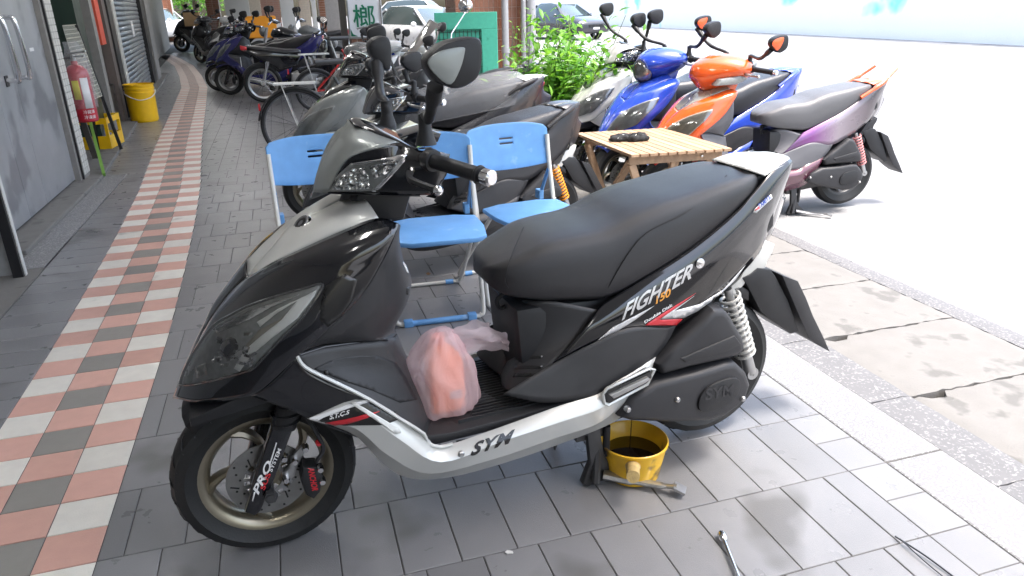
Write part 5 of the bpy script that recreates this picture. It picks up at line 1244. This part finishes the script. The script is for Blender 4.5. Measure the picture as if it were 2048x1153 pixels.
# the open leaf at the very left
lfz = gp(50, 553, .0)
ol = empty('black_door_post', (lfz.x, lfz.y, 0), 0, 'black post with a worn pale edge at the far left edge', 'post')
mk('post', MB().box((-.05, -.02, 0), (0, .03, 2.6)), BLKF, ol, smooth=0); mk('pale_edge', MB().box((.0005, .0, 0), (.006, .032, 2.6)), WHT, ol, smooth=0)
mk('side_panel', MB().box((-1.0, -.3, .02), (-.06, -.25, 2.6)), WPAINT, ol, smooth=0); mk('side_panel', MB().box((-1.0, .04, .0), (-.052, .06, 2.6)), mat('pale_panel', (.4, .41, .42), .5, noise=.25), ol, smooth=0)
# dark shopfront
U = lambda px, py: (fwp(px, py) - FA).dot(FD)
sf = empty('dark_shopfront', FA, 0, 'dark shopfront of black doors and grey posts with a hanging red banner', 'shopfront')
def fb2(name, px0, px1, z0, z1, m, d0=-.1, d1=0.0, py=100):
    o = fbox(name, U(px0, py), U(px1, py), z0, z1, m, None, d0, d1); o.parent = sf; o.matrix_parent_inverse = Matrix.Translation(-FA); return o
fb2('door_leaf', 128, 168, .02, 2.5, DARKG, -.35, -.3); fb2('green_post', 166, 180, .02, 2.5, mat('dark_green_steel', (.012, .03, .022), .4), -.2, .0)
fb2('door_leaf', 180, 196, .02, 2.5, DARKG, -.25, -.2); fb2('grey_post', 195, 201, .02, 2.5, GREYF, -.1, .01); fb2('door_leaf', 201, 222, .02, 2.5, DARKG, -.32, -.28)
fb2('kick_box', 203, 220, .02, .5, BLKF, -.28, -.04); fb2('grey_post', 222, 228, .02, 2.5, mat('brown_frame', (.12, .095, .085), .6), -.1, .0); fb2('black_post', 228.5, 236, .02, 2.5, BLKF, -.1, .02)
fb2('tile_strip', 237, 242, .02, 2.5, WTILE, -.1, .03); fb2('wall_picture', 120, 136, 1.1, 1.7, WHT, -.29, -.27, 20)
fb2('poster_frame', 112, 117, 1.1, 1.8, GREYF, -.2, -.1, 20); fb2('paper_notice', 137, 143, .8, 1.4, WHITEP, -.29, -.27, 60)
bn = fbox('banner', U(203, 60), U(211, 60), .98, 2.3, mat('red_fabric', (.6, .08, .04), .6), None, -.05, -.02); tag(bn, 'hanging orange red fabric banner in the dark shopfront', 'banner')
# roller shutter with real slats
sh = empty('roller_shutter', FA, 0, 'closed grey roller shutter beyond the yellow bucket', 'shutter')
u0, u1 = U(243, 100), U(295, 100); nsl = 34
for k_ in range(nsl):
    z = .06 + k_ * .072; mb = MB(); pr = [(0, 0), (.012, .012), (.016, .036), (.012, .060), (0, .070)]
    pts = [FA + FD * u for u in (u0, u1)]; v = [Vector((p.x, p.y, z + zz)) + FN * (-.05 + dd) for p in pts for dd, zz in pr]
    mb.add(v, [(i, i + 5, i + 6, i + 1) for i in range(4)]); o = mk('slat', mb, SHUT, sh, smooth=60, solid=.002); o.matrix_parent_inverse = Matrix.Translation(-FA)
o = fbox('guide_rail', U(295.5, 100), U(300, 100), .03, 2.6, BLKF, None, -.1, .02); o.parent = sh; o.matrix_parent_inverse = Matrix.Translation(-FA)
o = fbox('guide_rail', U(300.5, 100), U(308, 100), .03, 2.6, GREYF, None, -.1, .05); o.parent = sh; o.matrix_parent_inverse = Matrix.Translation(-FA)
o = fbox('paper_mark', U(268, 60), U(272, 60), .95, 1.2, WHITEP, None, -.033, -.03); o.parent = sh; o.matrix_parent_inverse = Matrix.Translation(-FA)

# fire extinguisher in its bag
ex = empty('fire_extinguisher', (-2.235, 5.98, .43), R_(-15), 'red fire extinguisher wrapped in clear plastic hanging by the white tiled jamb', 'fire extinguisher')
EXR = mat('extinguisher_red', (.42, .012, .03), .3, coat=.8)
mk('cylinder', MB().lathe([(0, 0), (.085, 0), (.095, .012), (.095, .40), (.088, .44), (.06, .475), (.028, .49), (.025, .52), (0, .52)], axis='z', n=32), EXR, ex)
mk('base_ring', MB().lathe([(.09, 0), (.099, 0), (.099, .13), (.096, .13)], axis='z', n=32, a0=2.6, a1=4.4), MATTE, ex)
mk('valve', MB().tube([(0, 0, .51), (0, 0, .57)], .02, n=12).bar((-.02, 0, .58), (.13, -.02, .60), .02, .012).bar((-.02, 0, .555), (.11, -.02, .56), .02, .01), STEEL, ex)
mk('hose', MB().tube(spl([(-.02, 0, .55), (-.12, -.02, .52), (-.125, -.02, .35), (-.11, -.03, .18)]), .011, n=10), MATTE, ex)
def wrap(name, a0, a1, z0, z1, m, r=.0965, n=10):
    v = []; 
    for i in range(n + 1):
        a = a0 + (a1 - a0) * i / n
        for z in (z0, z1): v.append((r * math.cos(a), r * math.sin(a), z))
    return mk(name, MB().add(v, [(i * 2, i * 2 + 2, i * 2 + 3, i * 2 + 1) for i in range(n)]), m, ex, solid=.0005)
wrap('yellow_label', R_(262), R_(296), .20, .36, mat('yellow_label', (.7, .6, .05), .5)); wrap('white_label', R_(304), R_(345), .12, .38, WHITEP)
for k_, (tx, z) in enumerate((('冷藏庫', .075), ('冷凍庫', .03))):
    v, f = text2d(tx, 0, .0); r = .0972
    v3 = [Vector((r * math.cos(R_(288) + x * R_(58)), r * math.sin(R_(288) + x * R_(58)), z + y * .032)) for x, y in v]; mk('lettering', MB().add(v3, f), WHITEP, ex, smooth=0)
eb = mk('plastic_wrap', MB().rings(blob_rings([(.12, .115, .115, 0, 0), (.25, .115, .115, 0, 0), (.40, .118, .112, 0, 0), (.5, .10, .09, .01, 0), (.60, .075, .07, .02, 0), (.68, .06, .03, .0, 0)], 40, .006, 4, 1.0), cap=False), translucent('crinkled_wrap', (.8, .81, .83), .80), ex, smooth=70)
# leaning wire display rack
rk = empty('wire_rack', (-2.2, 6.2, .0), 0, 'folding wire display rack on green and black legs behind the extinguisher', 'rack')
WIRE = mat('cream_wire', (.55, .53, .45), .4, metal=.3); GRN = mat('green_leg', (.16, .32, .06), .4)
T0 = dp(125, 52, 6.9) - Vector((-2.2, 6.2, 0)); T1 = dp(152, 50, 7.0) - Vector((-2.2, 6.2, 0)); B0 = dp(172, 205, 7.0) - Vector((-2.2, 6.2, 0)); B1 = dp(204, 192, 7.15) - Vector((-2.2, 6.2, 0))
def rp(u, v_): return (T0.lerp(T1, u)).lerp(B0.lerp(B1, u), v_)
wm = MB()
for i in range(15): wm.tube([rp(i / 14, 0), rp(i / 14, 1)], .0022, n=4)
for j in range(19): wm.tube([rp(0, j / 18), rp(1, j / 18)], .003 if j % 3 else .005, n=4)
tag(mk('wire_mesh', wm, WIRE, rk), kind='stuff')
g0, g1, g2, g3 = gp(208, 350, .02), gp(243, 299, .02), gp(197, 300, .02), gp(186, 340, .02); ro_ = Vector(rk.location)
for p_, q_, m_ in ((g0, rp(0, .75), GRN), (g1, rp(1, .0), BLKF), (g2, rp(.3, .9), BLKF)): mk('leg', MB().bar(p_ - ro_, q_, .025, .03), m_, rk, smooth=0)
mk('leg', MB().bar(gp(192, 318, .02) - ro_, gp(192, 318, .02) - ro_ + Vector((-.06, .05, .45)), .04, .05), mat('dark_brown_post', (.05, .045, .04), .5), rk, smooth=0)
# crate and bucket
YEL = mat('yellow_plastic', (.80, .47, .005), .35, noise=.08, coat=.2)
cx_ = gp(212, 298, .0); cr_ = empty('plastic_crate', (cx_.x - .05, cx_.y + .05, .026), R_(-6), 'yellow plastic bottle crate standing behind the wire rack', 'crate')
W_, L__, HH = .17, .22, .31; cm = MB()
for z0, z1 in ((0, .13), (.25, .31)):
    for a, b in (((-W_, -L__), (W_, -L__ + .012)), ((-W_, L__ - .012), (W_, L__)), ((-W_, -L__ + .0125), (-W_ + .012, L__ - .0125)), ((W_ - .012, -L__ + .0125), (W_, L__ - .0125))): cm.box((*a, z0), (*b, z1))
for x in (-W_, W_ - .03):
    for y in (-L__, L__ - .03): cm.box((x, y, .1301), (x + .03, y + .03, .2499))
mk('crate_wall', cm, YEL, cr_, smooth=0); mk('crate_floor', MB().box((-W_ + .013, -L__ + .013, .0), (W_ - .013, L__ - .013, .01)), YEL, cr_, smooth=0)
b_ = mk('cloth_heap', lump(.13, .17, .12, 31), mat('mixed_rags', (.2, .2, .24), .8, noise=.8, nscale=30), None, smooth=70); b_.location = (cx_.x - .05, cx_.y + .05, .06); tag(b_, 'heap of dark rags lying inside the yellow crate', 'rags')
bk_ = gp(284, 246, 0.0); bu = empty('bucket', (bk_.x + .02, bk_.y + .15, .0), 0, 'tall yellow bucket with white bail handle in front of the shutter', 'bucket', k=.93)
mk('bucket_body', MB().lathe([(0, .0), (.165, 0), (.17, .01), (.186, .39), (.194, .392), (.194, .41), (.187, .414), (.188, .44), (.196, .443), (.196, .46), (.188, .464), (.19, .495), (.2, .498), (.2, .51), (.19, .51), (.18, .02), (0, .01)], axis='z', n=48), YEL, bu)
mk('bail_handle', MB().tube(spl([(-.19, -.02, .42), (-.16, -.13, .38), (0, -.2, .31), (.14, -.16, .33), (.2, -.06, .38), (.2, -.0, .43)]), .006, n=8), WHITEP, bu)

# ================================================================= PILLARS, SIGN, BOARD, SHRUB
BRT = mat('brown_wall_tile', (.20, .085, .05), .3, noise=.3, nscale=5, coat=.3, rand=.1); MORT = mat('pale_mortar', (.45, .40, .36), .8)
PIPE = mat('grey_pipe', (.30, .30, .31), .45, noise=.2)
def pillar(label, x0, x1, y0, y1, h, tile=(.075, .165), tm_=BRT, z=-.0):
    r = empty('pillar', (x0, y0, z), 0, label, 'pillar'); w_, d_ = x1 - x0, y1 - y0
    mk('pillar_core', MB().box((0, 0, 0), (w_, d_, h)), MORT, r, smooth=0)
    nx = max(1, round(w_ / tile[0])); nz = max(1, round(h / tile[1])); ny = max(1, round(d_ / tile[0])); g_ = .006; mb = MB()
    for j in range(nz):
        for i in range(nx): mb.box((w_ * i / nx + g_ / 2, -.007, h * j / nz + g_ / 2), (w_ * (i + 1) / nx - g_ / 2, -.0002, h * (j + 1) / nz - g_ / 2))
        for i in range(ny): mb.box((-.007, d_ * i / ny + g_ / 2, h * j / nz + g_ / 2), (-.0002, d_ * (i + 1) / ny - g_ / 2, h * (j + 1) / nz - g_ / 2))
    tag(mk('wall_tile', mb, tm_, r, smooth=0), kind='stuff'); return r
pillar('broad pillar of brown tiles behind the green board', 2.20, 3.42, 10.3, 11.0, 3.25)
for px, lab, rad in ((1010, 'thin grey drainpipe on the brown tiled pillar', .055), (1050, 'darker drainpipe just left of the widest grey pipe', .04), (1066, 'wide grey drainpipe at the corner beside the shrub', .075)):
    p_ = dp(px, 120, 11.6); tag(mk('drainpipe', MB().tube([(p_.x, 10.12, 0), (p_.x, 10.12, 3.2)], rad, n=16).tube([(p_.x, 10.12, .62), (p_.x, 10.12, .70)], rad + .012, n=16), PIPE), lab, 'pipe')
BEIGE = mat('beige_stone', (.55, .47, .38), .7, noise=.2); 
far_p = [((415, 440), 24, 'brown tiled pillar beyond the far scooters', BRT), ((322, 345), 34, 'orange brown pillar right behind the white car', BRT), ((600, 622), 21, 'beige stone clad pillar in the middle distance', BEIGE), ((524, 562), 23, 'pinkish brick pillar behind the orange delivery box', mat('pink_brick', (.42, .25, .2), .7, noise=.2)), ((640, 652), 19, 'slim brown pillar left of the betel nut sign', BRT)]
for (xa, xb), D_, lab, m_ in far_p:
    a = dp(xa, 30, D_); b = dp(xb, 30, D_); pillar(lab, a.x, b.x, a.y, a.y + .6, 3.25, (.2, .06), m_)
for xa, xb, D_, lab in ((452, 500, 26, 'white painted wall segment behind the navy scooter'), (563, 590, 24, 'white post beside the pink brick pillar'), (625, 634, 20, 'white downpipe beside the beige pillar'), (500, 523, 27, 'tan wall segment behind the motorcycles'),(652, 684, 22, 'grey doorway block left of the sign post')):
    a = dp(xa, 30, D_); b = dp(xb, 30, D_); o = mk('wall_segment', MB().box((a.x, a.y, 0), (b.x, a.y + .3, 3.25)), WHT if 'white' in lab else (BEIGE if 'tan' in lab else GREYF), smooth=0); tag(o, lab, 'wall')
# hanging sign
sp_, sq = dp(697, 40, 10.2), dp(763, 40, 10.2); sg_ = empty('shop_sign', (sp_.x, sp_.y, 0), math.atan2(sq.y - sp_.y, sq.x - sp_.x), 'white standing sign with green betel nut characters', 'sign'); ww = (Vector(sq) - Vector(sp_)).xy.length
zb = dp(700, 77, 10.2).z; mk('sign_board', MB().box((0, .0, zb), (ww, .08, zb + 1.5)), mat('sign_white', (.78, .80, .86), .35), sg_, smooth=0)
mk('sign_frame', MB().bar((0, -.01, zb), (ww, -.01, zb), .02).bar((0, -.01, zb), (0, -.01, zb + 1.5), .02).bar((ww, -.01, zb), (ww, -.01, zb + 1.5), .02), STEEL, sg_, smooth=0)
SGN = mat('sign_green', (.01, .18, .10), .5)
textplane('lettering', '榔', (.07, -.012, zb + .14), (ww - .16, 0, 0), (0, 0, .30), SGN, sg_, bold=.01); textplane('lettering', '檳', (.07, -.012, zb + .50), (ww - .16, 0, 0), (0, 0, .32), SGN, sg_, bold=.01)
mk('sign_ornament', MB().prism([(.02, zb + .02), (.12, zb + .02), (.05, zb + .05), (.02, zb + .12)], -.013, -.008), SGN, sg_)
a = dp(683, 60, 10.4); b = dp(697, 60, 10.4); tag(mk('sign_post', MB().box((a.x, a.y, 0), (b.x - .01, a.y + .12, 3.25)), mat('weathered_dark_post', (.07, .065, .06), .6, noise=.3), smooth=0), 'dark weathered post on the left of the betel nut sign', 'post')
pb = pillar('low brown tiled block carrying the betel nut sign', sp_.x + .02, sq.x, sp_.y - .02, sp_.y + .3, zb - .01)
# green board
gA, gB, gC = dp(868, 30, 8.6), dp(994, 42, 8.6), dp(985, 190, 8.6)
gb_ = empty('green_board', (gA.x, gA.y, 0), math.atan2(gB.y - gA.y, gB.x - gA.x), 'green painted wooden frame with wire mesh leaning on the brown pillar', 'board'); gw = (gB - gA).xy.length
GRP = mat('green_paint', (.07, .40, .28), .5, noise=.2, spots=(9, (.04, .28, .2), .66), bump=.4)
zt_, zl = gA.z + .02, .0
for n_, (x0, x1, z0, z1) in dict(rail=(0, gw, zt_ - .19, zt_), stile=(gw - .19, gw, zl, zt_ - .1905)).items(): mk('board_' + n_, MB().box((x0, 0, z0), (x1, .03, z1)), GRP, gb_, bevel=.004, smooth=0)
mk('board_panel', MB().box((0, .035, zl), (gw - .191, .05, zt_ - .191)), GRP, gb_, smooth=0)
wm = MB()
for i in range(12): wm.tube([(gw * i / 12 * .78 + .05, .025, zl + .1), (gw * i / 12 * .78 + .05, .025, zt_ - .2)], .0035, n=4)
for j in range(14): wm.tube([(0, .022, zt_ - .22 - j * .08), (gw - .19, .022, zt_ - .22 - j * .08)], .0035, n=4)
tag(mk('wire_mesh', wm, DARKST, gb_), kind='stuff')
# shrub
LEAFM = []
for k_, c in enumerate(((.10, .27, .03), (.17, .36, .05), (.06, .18, .02))):
    m_ = mat('leaf_green_%s' % ('mid', 'light', 'dark')[k_], c, .45, noise=.2); nt = m_.node_tree; b = nt.nodes['Principled BSDF']
    tl = nt.nodes.new('ShaderNodeBsdfTranslucent'); tl.inputs[0].default_value = (c[0] * 1.6, c[1] * 1.5, c[2], 1); mx = nt.nodes.new('ShaderNodeMixShader'); mx.inputs[0].default_value = .4
    nt.links.new(b.outputs[0], mx.inputs[1]); nt.links.new(tl.outputs[0], mx.inputs[2]); nt.links.new(mx.outputs[0], nt.nodes['Material Output'].inputs['Surface']); LEAFM.append(m_)
def leaf(mb, p, d, L_, W__, up):
    s_ = d.cross(up).normalized(); n_ = s_.cross(d).normalized(); q = [p, p + d * L_ * .35 + s_ * W__ + n_ * L_ * .05, p + d * L_ * .7 + s_ * W__ * .8 + n_ * L_ * .02, p + d * L_ - n_ * L_ * .12, p + d * L_ * .7 - s_ * W__ * .8 + n_ * L_ * .02, p + d * L_ * .35 - s_ * W__ + n_ * L_ * .05, p + d * L_ * .5]
    mb.add(q, [(0, 1, 6), (1, 2, 6), (2, 3, 6), (3, 4, 6), (4, 5, 6), (5, 0, 6)])
def shrub(label, base, tips, n_leaf, L_=.07, seed=1, name='shrub'):
    r_ = random.Random(seed); r = empty(name, base, 0, label, 'plant'); base = Vector(base); mbs = [MB(), MB(), MB()]; stems = MB()
    for tp_ in tips:
        tp_ = Vector(tp_) - base; side = Vector((r_.uniform(-1, 1), r_.uniform(-1, 1), 0)) * .12
        pts = spl([Vector((r_.uniform(-.08, .08), r_.uniform(-.08, .08), 0)), tp_ * .5 + side, tp_], 6); stems.tube(pts, [.007 * (1 - .7 * i / len(pts)) for i in range(len(pts))], n=5)
        for k_ in range(n_leaf):
            u = r_.uniform(.3, 1); i = min(len(pts) - 2, int(u * (len(pts) - 1))); p = pts[i].lerp(pts[i + 1], r_.random()) + Vector((r_.gauss(0, .05), r_.gauss(0, .05), r_.gauss(0, .05)))
            d = Vector((r_.gauss(0, 1), r_.gauss(0, 1), r_.gauss(-.1, .6))).normalized(); leaf(r_.choices(mbs, (5, 4, 3))[0], p, d, L_ * r_.uniform(.6, 1.25), L_ * .22 * r_.uniform(.7, 1.2), Vector((r_.gauss(0, .3), r_.gauss(0, .3), 1)))
    tag(mk('stem', stems, mat('green_stem', (.10, .14, .04), .6), r), kind='stuff')
    for mb, m_ in zip(mbs, LEAFM): tag(mk('foliage', mb, m_, r, smooth=0), kind='stuff')
    return r
rt = random.Random(21); tips = []
for _ in range(80):
    px = rt.gauss(1120, 52); py = rt.uniform(25, 240) if px > 1060 else rt.uniform(110, 215); tips.append(dp(px, py, rt.uniform(5.8, 7.0)))
for _ in range(12): tips.append(dp(rt.uniform(1180, 1250), rt.uniform(95, 140), rt.uniform(5.6, 6.2)))
g_ = dp(1120, 250, 6.5); shrub('leafy bright green potted shrub in front of the corner pipes', (g_.x, g_.y, 0), tips, 46, .10, 5)
tips = [dp(rt.uniform(1020, 1100), rt.uniform(20, 130), rt.uniform(8.5, 9.5)) for _ in range(10)]
shrub('wispy darker weeds growing between the grey pipes', (3.0, 9.6, 0), tips, 14, .06, 8)
# trees far away
def tree(label, base, r0, h, seed):
    r_ = random.Random(seed); r = empty('tree', base, 0, label, 'tree'); mk('trunk', MB().tube([(0, 0, 0), (.1, 0, h * .4), (0, .1, h * .75)], [.16, .12, .05], n=8), mat('bark', (.1, .07, .05), .8), r)
    mbs = [MB(), MB(), MB()]
    cl = [(Vector((r_.gauss(0, .45), r_.gauss(0, .45), r_.uniform(-.5, .5))) * r0 + Vector((0, 0, h * .62)), r_.uniform(.25, .45) * r0) for _ in range(22)]
    for c, rad in cl:
        for _ in range(70): p = c + Vector((r_.gauss(0, .6), r_.gauss(0, .6), r_.gauss(0, .5))) * rad; leaf(r_.choice(mbs), p, Vector((r_.gauss(0, 1), r_.gauss(0, 1), r_.gauss(0, .6))).normalized(), .28, .09, Vector((0, 0, 1)))
    for mb, m_ in zip(mbs, LEAFM): tag(mk('crown', mb, m_, r, smooth=0), kind='stuff')
for k_, (px, D_) in enumerate(((372, 44), (395, 41), (338, 52), (300, 50))):
    p_ = dp(px, 60, D_); tree(('broad green street tree beyond the white car', 'bright tree right of the far brown pillar', 'tree seen over the roof of the white car', 'leftmost tree past the end of the arcade')[k_], (p_.x, p_.y, 0), 2.2, 5, 40 + k_)
# ================================================================= CARS
CARW = paint('car_white', (.72, .72, .72)); CARS = mat('car_silver', (.6, .61, .62), .3, metal=.2, coat=.8); CGL = mat('car_glass', (.05, .07, .07), .05, coat=1); CLAMP = mat('car_lamp', (.55, .55, .55), .1, coat=1)
def car(label, loc, deg, m, k=1.0, kind='sedan'):
    r = empty('parked_car', loc, R_(deg), label, 'car', None, k)      # nose towards -x
    top = 1.45 if kind == 'sedan' else 1.62
    S1 = [(-2.2, .35, .58, .70), (-2.12, .28, .72, .82), (-1.6, .22, .86, .88), (-.9, .22, .95, .89), (.9, .22, .98, .89), (1.8, .25, .98, .86), (2.15, .32, .92, .80), (2.22, .4, .80, .7)]
    rings = []
    for x, z0, z1, w_ in S1:
        h = z1 - z0; rings.append([Vector((x, -w_ * a, z0 + h * b)) for a, b in ((0, 0), (.85, 0), (.97, .15), (1, .45), (.97, .8), (.88, .97), (.5, 1.02), (0, 1.03))] + [Vector((x, w_ * a, z0 + h * b)) for a, b in ((.5, 1.02), (.88, .97), (.97, .8), (1, .45), (.97, .15), (.85, 0))])
    cols = [spl([q_[i] for q_ in rings], 3) for i in range(14)]; rings = [[c[j] for c in cols] for j in range(len(cols[0]))]
    mk('body', MB().rings(rings), m, r, smooth=50)
    xe = 1.3 if kind == 'sedan' else 1.95
    G_ = [(-1.05, .93, .80, .92), (-.35, .93, .74, top - .06), (.1, .93, .72, top), (.8, .93, .71, top - .01), (xe - .3, .93, .70, top - .08), (xe + .35, .93, .72, .98)]
    rg_ = []
    for x, z0, w_, z1 in G_: rg_.append([Vector((x, -w_, z0)), Vector((x, -w_ * .86, z0 + (z1 - z0) * .7)), Vector((x, -w_ * .72, z1)), Vector((x, w_ * .72, z1)), Vector((x, w_ * .86, z0 + (z1 - z0) * .7)), Vector((x, w_, z0))])
    mk('window', MB().rings(rg_), CGL, r, smooth=30)
    mk('roof', MB().rings([[Vector((x, -w_ * .74, z1 - .035)), Vector((x, -w_ * .66, z1 + .012)), Vector((x, w_ * .66, z1 + .012)), Vector((x, w_ * .74, z1 - .035))] for x, z0, w_, z1 in G_[1:5]]), m, r, smooth=30)
    for sg in (-1, 1):
        for i in (0, 1, 3, 4):
            a, b = G_[i], G_[i + 1]
            if i in (0, 4): mk('roof_pillar', MB().bar((a[0], sg * a[2] * (1 if i == 0 else .74), a[3] if i else .93), (b[0], sg * b[2] * (.76 if i == 0 else 1), b[3] - .02), .07, .05), m, r, smooth=0)
        mk('headlight', MB().sphere((-2.02, sg * .62, .66), .16, 14, (.8, 1.2, .6)), CLAMP, r); mk('tail_light', MB().sphere((2.10, sg * .66, .80), .12, 12, (.7, 1.2, .9)), REDP, r)
        mk('wing_mirror', MB().sphere((-.75, sg * .98, .98), .1, 10, (.6, 1, .7)), m, r)
        for x in (-1.35, 1.3):
            wo = bpy.data.objects.new('wheel', None); COL.objects.link(wo); wo.parent = r; wo.location = (x, sg * .80, .31)
            mk('tyre', MB().lathe([(.2, -.1), (.3, -.1), (.32, -.06), (.32, .06), (.3, .1), (.2, .1)], n=32, closed=True), RUBBER, wo); rm = MB().lathe([(0, sg * .06), (.05, sg * .09), (.05, sg * .1), (0, sg * .1)], n=16)
            for q_ in range(5): a = q_ / 5 * 6.283; rm.bar((0, sg * .08, 0), (.2 * math.cos(a), sg * .09, .2 * math.sin(a)), .05, .02, up=(0, 1, 0))
            mk('rim', rm, STEEL, wo)
    mk('grille', MB().box((-2.225, -.4, .5), (-2.17, .4, .6)), BLACKP, r); mk('bumper_intake', MB().box((-2.19, -.55, .28), (-2.1, .55, .38)), BLACKP, r); mk('plate', MB().box((-2.235, -.17, .42), (-2.2, .17, .50)), WHITEP, r)
    return r
c_ = gp(330, 84); car('white sedan facing the camera at the end of the arcade', (c_.x - .25, c_.y - .3, 0), 75, CARW)
c_ = gp(300, 100); car('grey car nose poking out past the shutter', (c_.x - 1.4, c_.y + .2, 0), 122, mat('car_grey', (.12, .125, .13), .3, metal=.5, coat=.8), .95)
c_ = gp(835, 50, -.1); D3 = dp(835, 30, 40); car('white hatchback parked on the street near the top edge', (D3.x + .3, D3.y, -.1), 150, CARW, 1.1, 'suv')
D3 = dp(800, 80, 21); car('silver white sedan behind the betel nut sign', (D3.x + .7, D3.y, -.1), 120, CARS, 1.0)
D3 = dp(1140, -22, 30); car('dark car behind the shrub at the top edge', (D3.x, D3.y + 1, -.1), 110, mat('car_black', (.03, .03, .035), .2, coat=1), 1.0)
# wall across the street
a, b = gp(1230, 52, -.1), gp(2048, 92, -.1); dd = (b - a).normalized(); a2 = a - dd * 30; b2 = b + dd * 60; nn = Vector((-dd.y, dd.x, 0))
wv = [a2, b2, b2 + nn * .5, a2 + nn * .5]; mbw = MB().add([(p.x, p.y, z) for z in (-.1, 3.0) for p in wv], [(0, 3, 2, 1), (4, 5, 6, 7), (0, 1, 5, 4), (1, 2, 6, 5), (2, 3, 7, 6), (3, 0, 4, 7)])
tag(mk('street_wall', mbw, mat('painted_wall', (.86, .85, .81), .7, noise=.04, spots=(.5, (.30, .78, .74), .60)), smooth=0), 'long pale painted wall with turquoise patches across the street', 'wall')

cm_ = empty('chrome_mirror', dp(931, 12, 6.3), 0, 'round chrome mirror on a long stalk in front of the green board', 'mirror')
o_m = Vector(cm_.location); fwd = (CP - o_m).normalized()
Mr = fwd.to_track_quat('Z', 'Y').to_matrix().to_4x4(); e = MB().lathe([(0, .01), (.05, .008), (.062, 0), (.055, -.02), (0, -.03)], axis='z', n=24); e.v = [Mr @ p for p in e.v]
mk('mirror_shell', e, CHROME, cm_); mk('mirror_stalk', MB().tube([Vector((0, 0, -.05)), dp(903, 68, 6.3) - o_m, dp(902, 80, 6.3) - o_m], .007, n=8), CHROME, cm_)
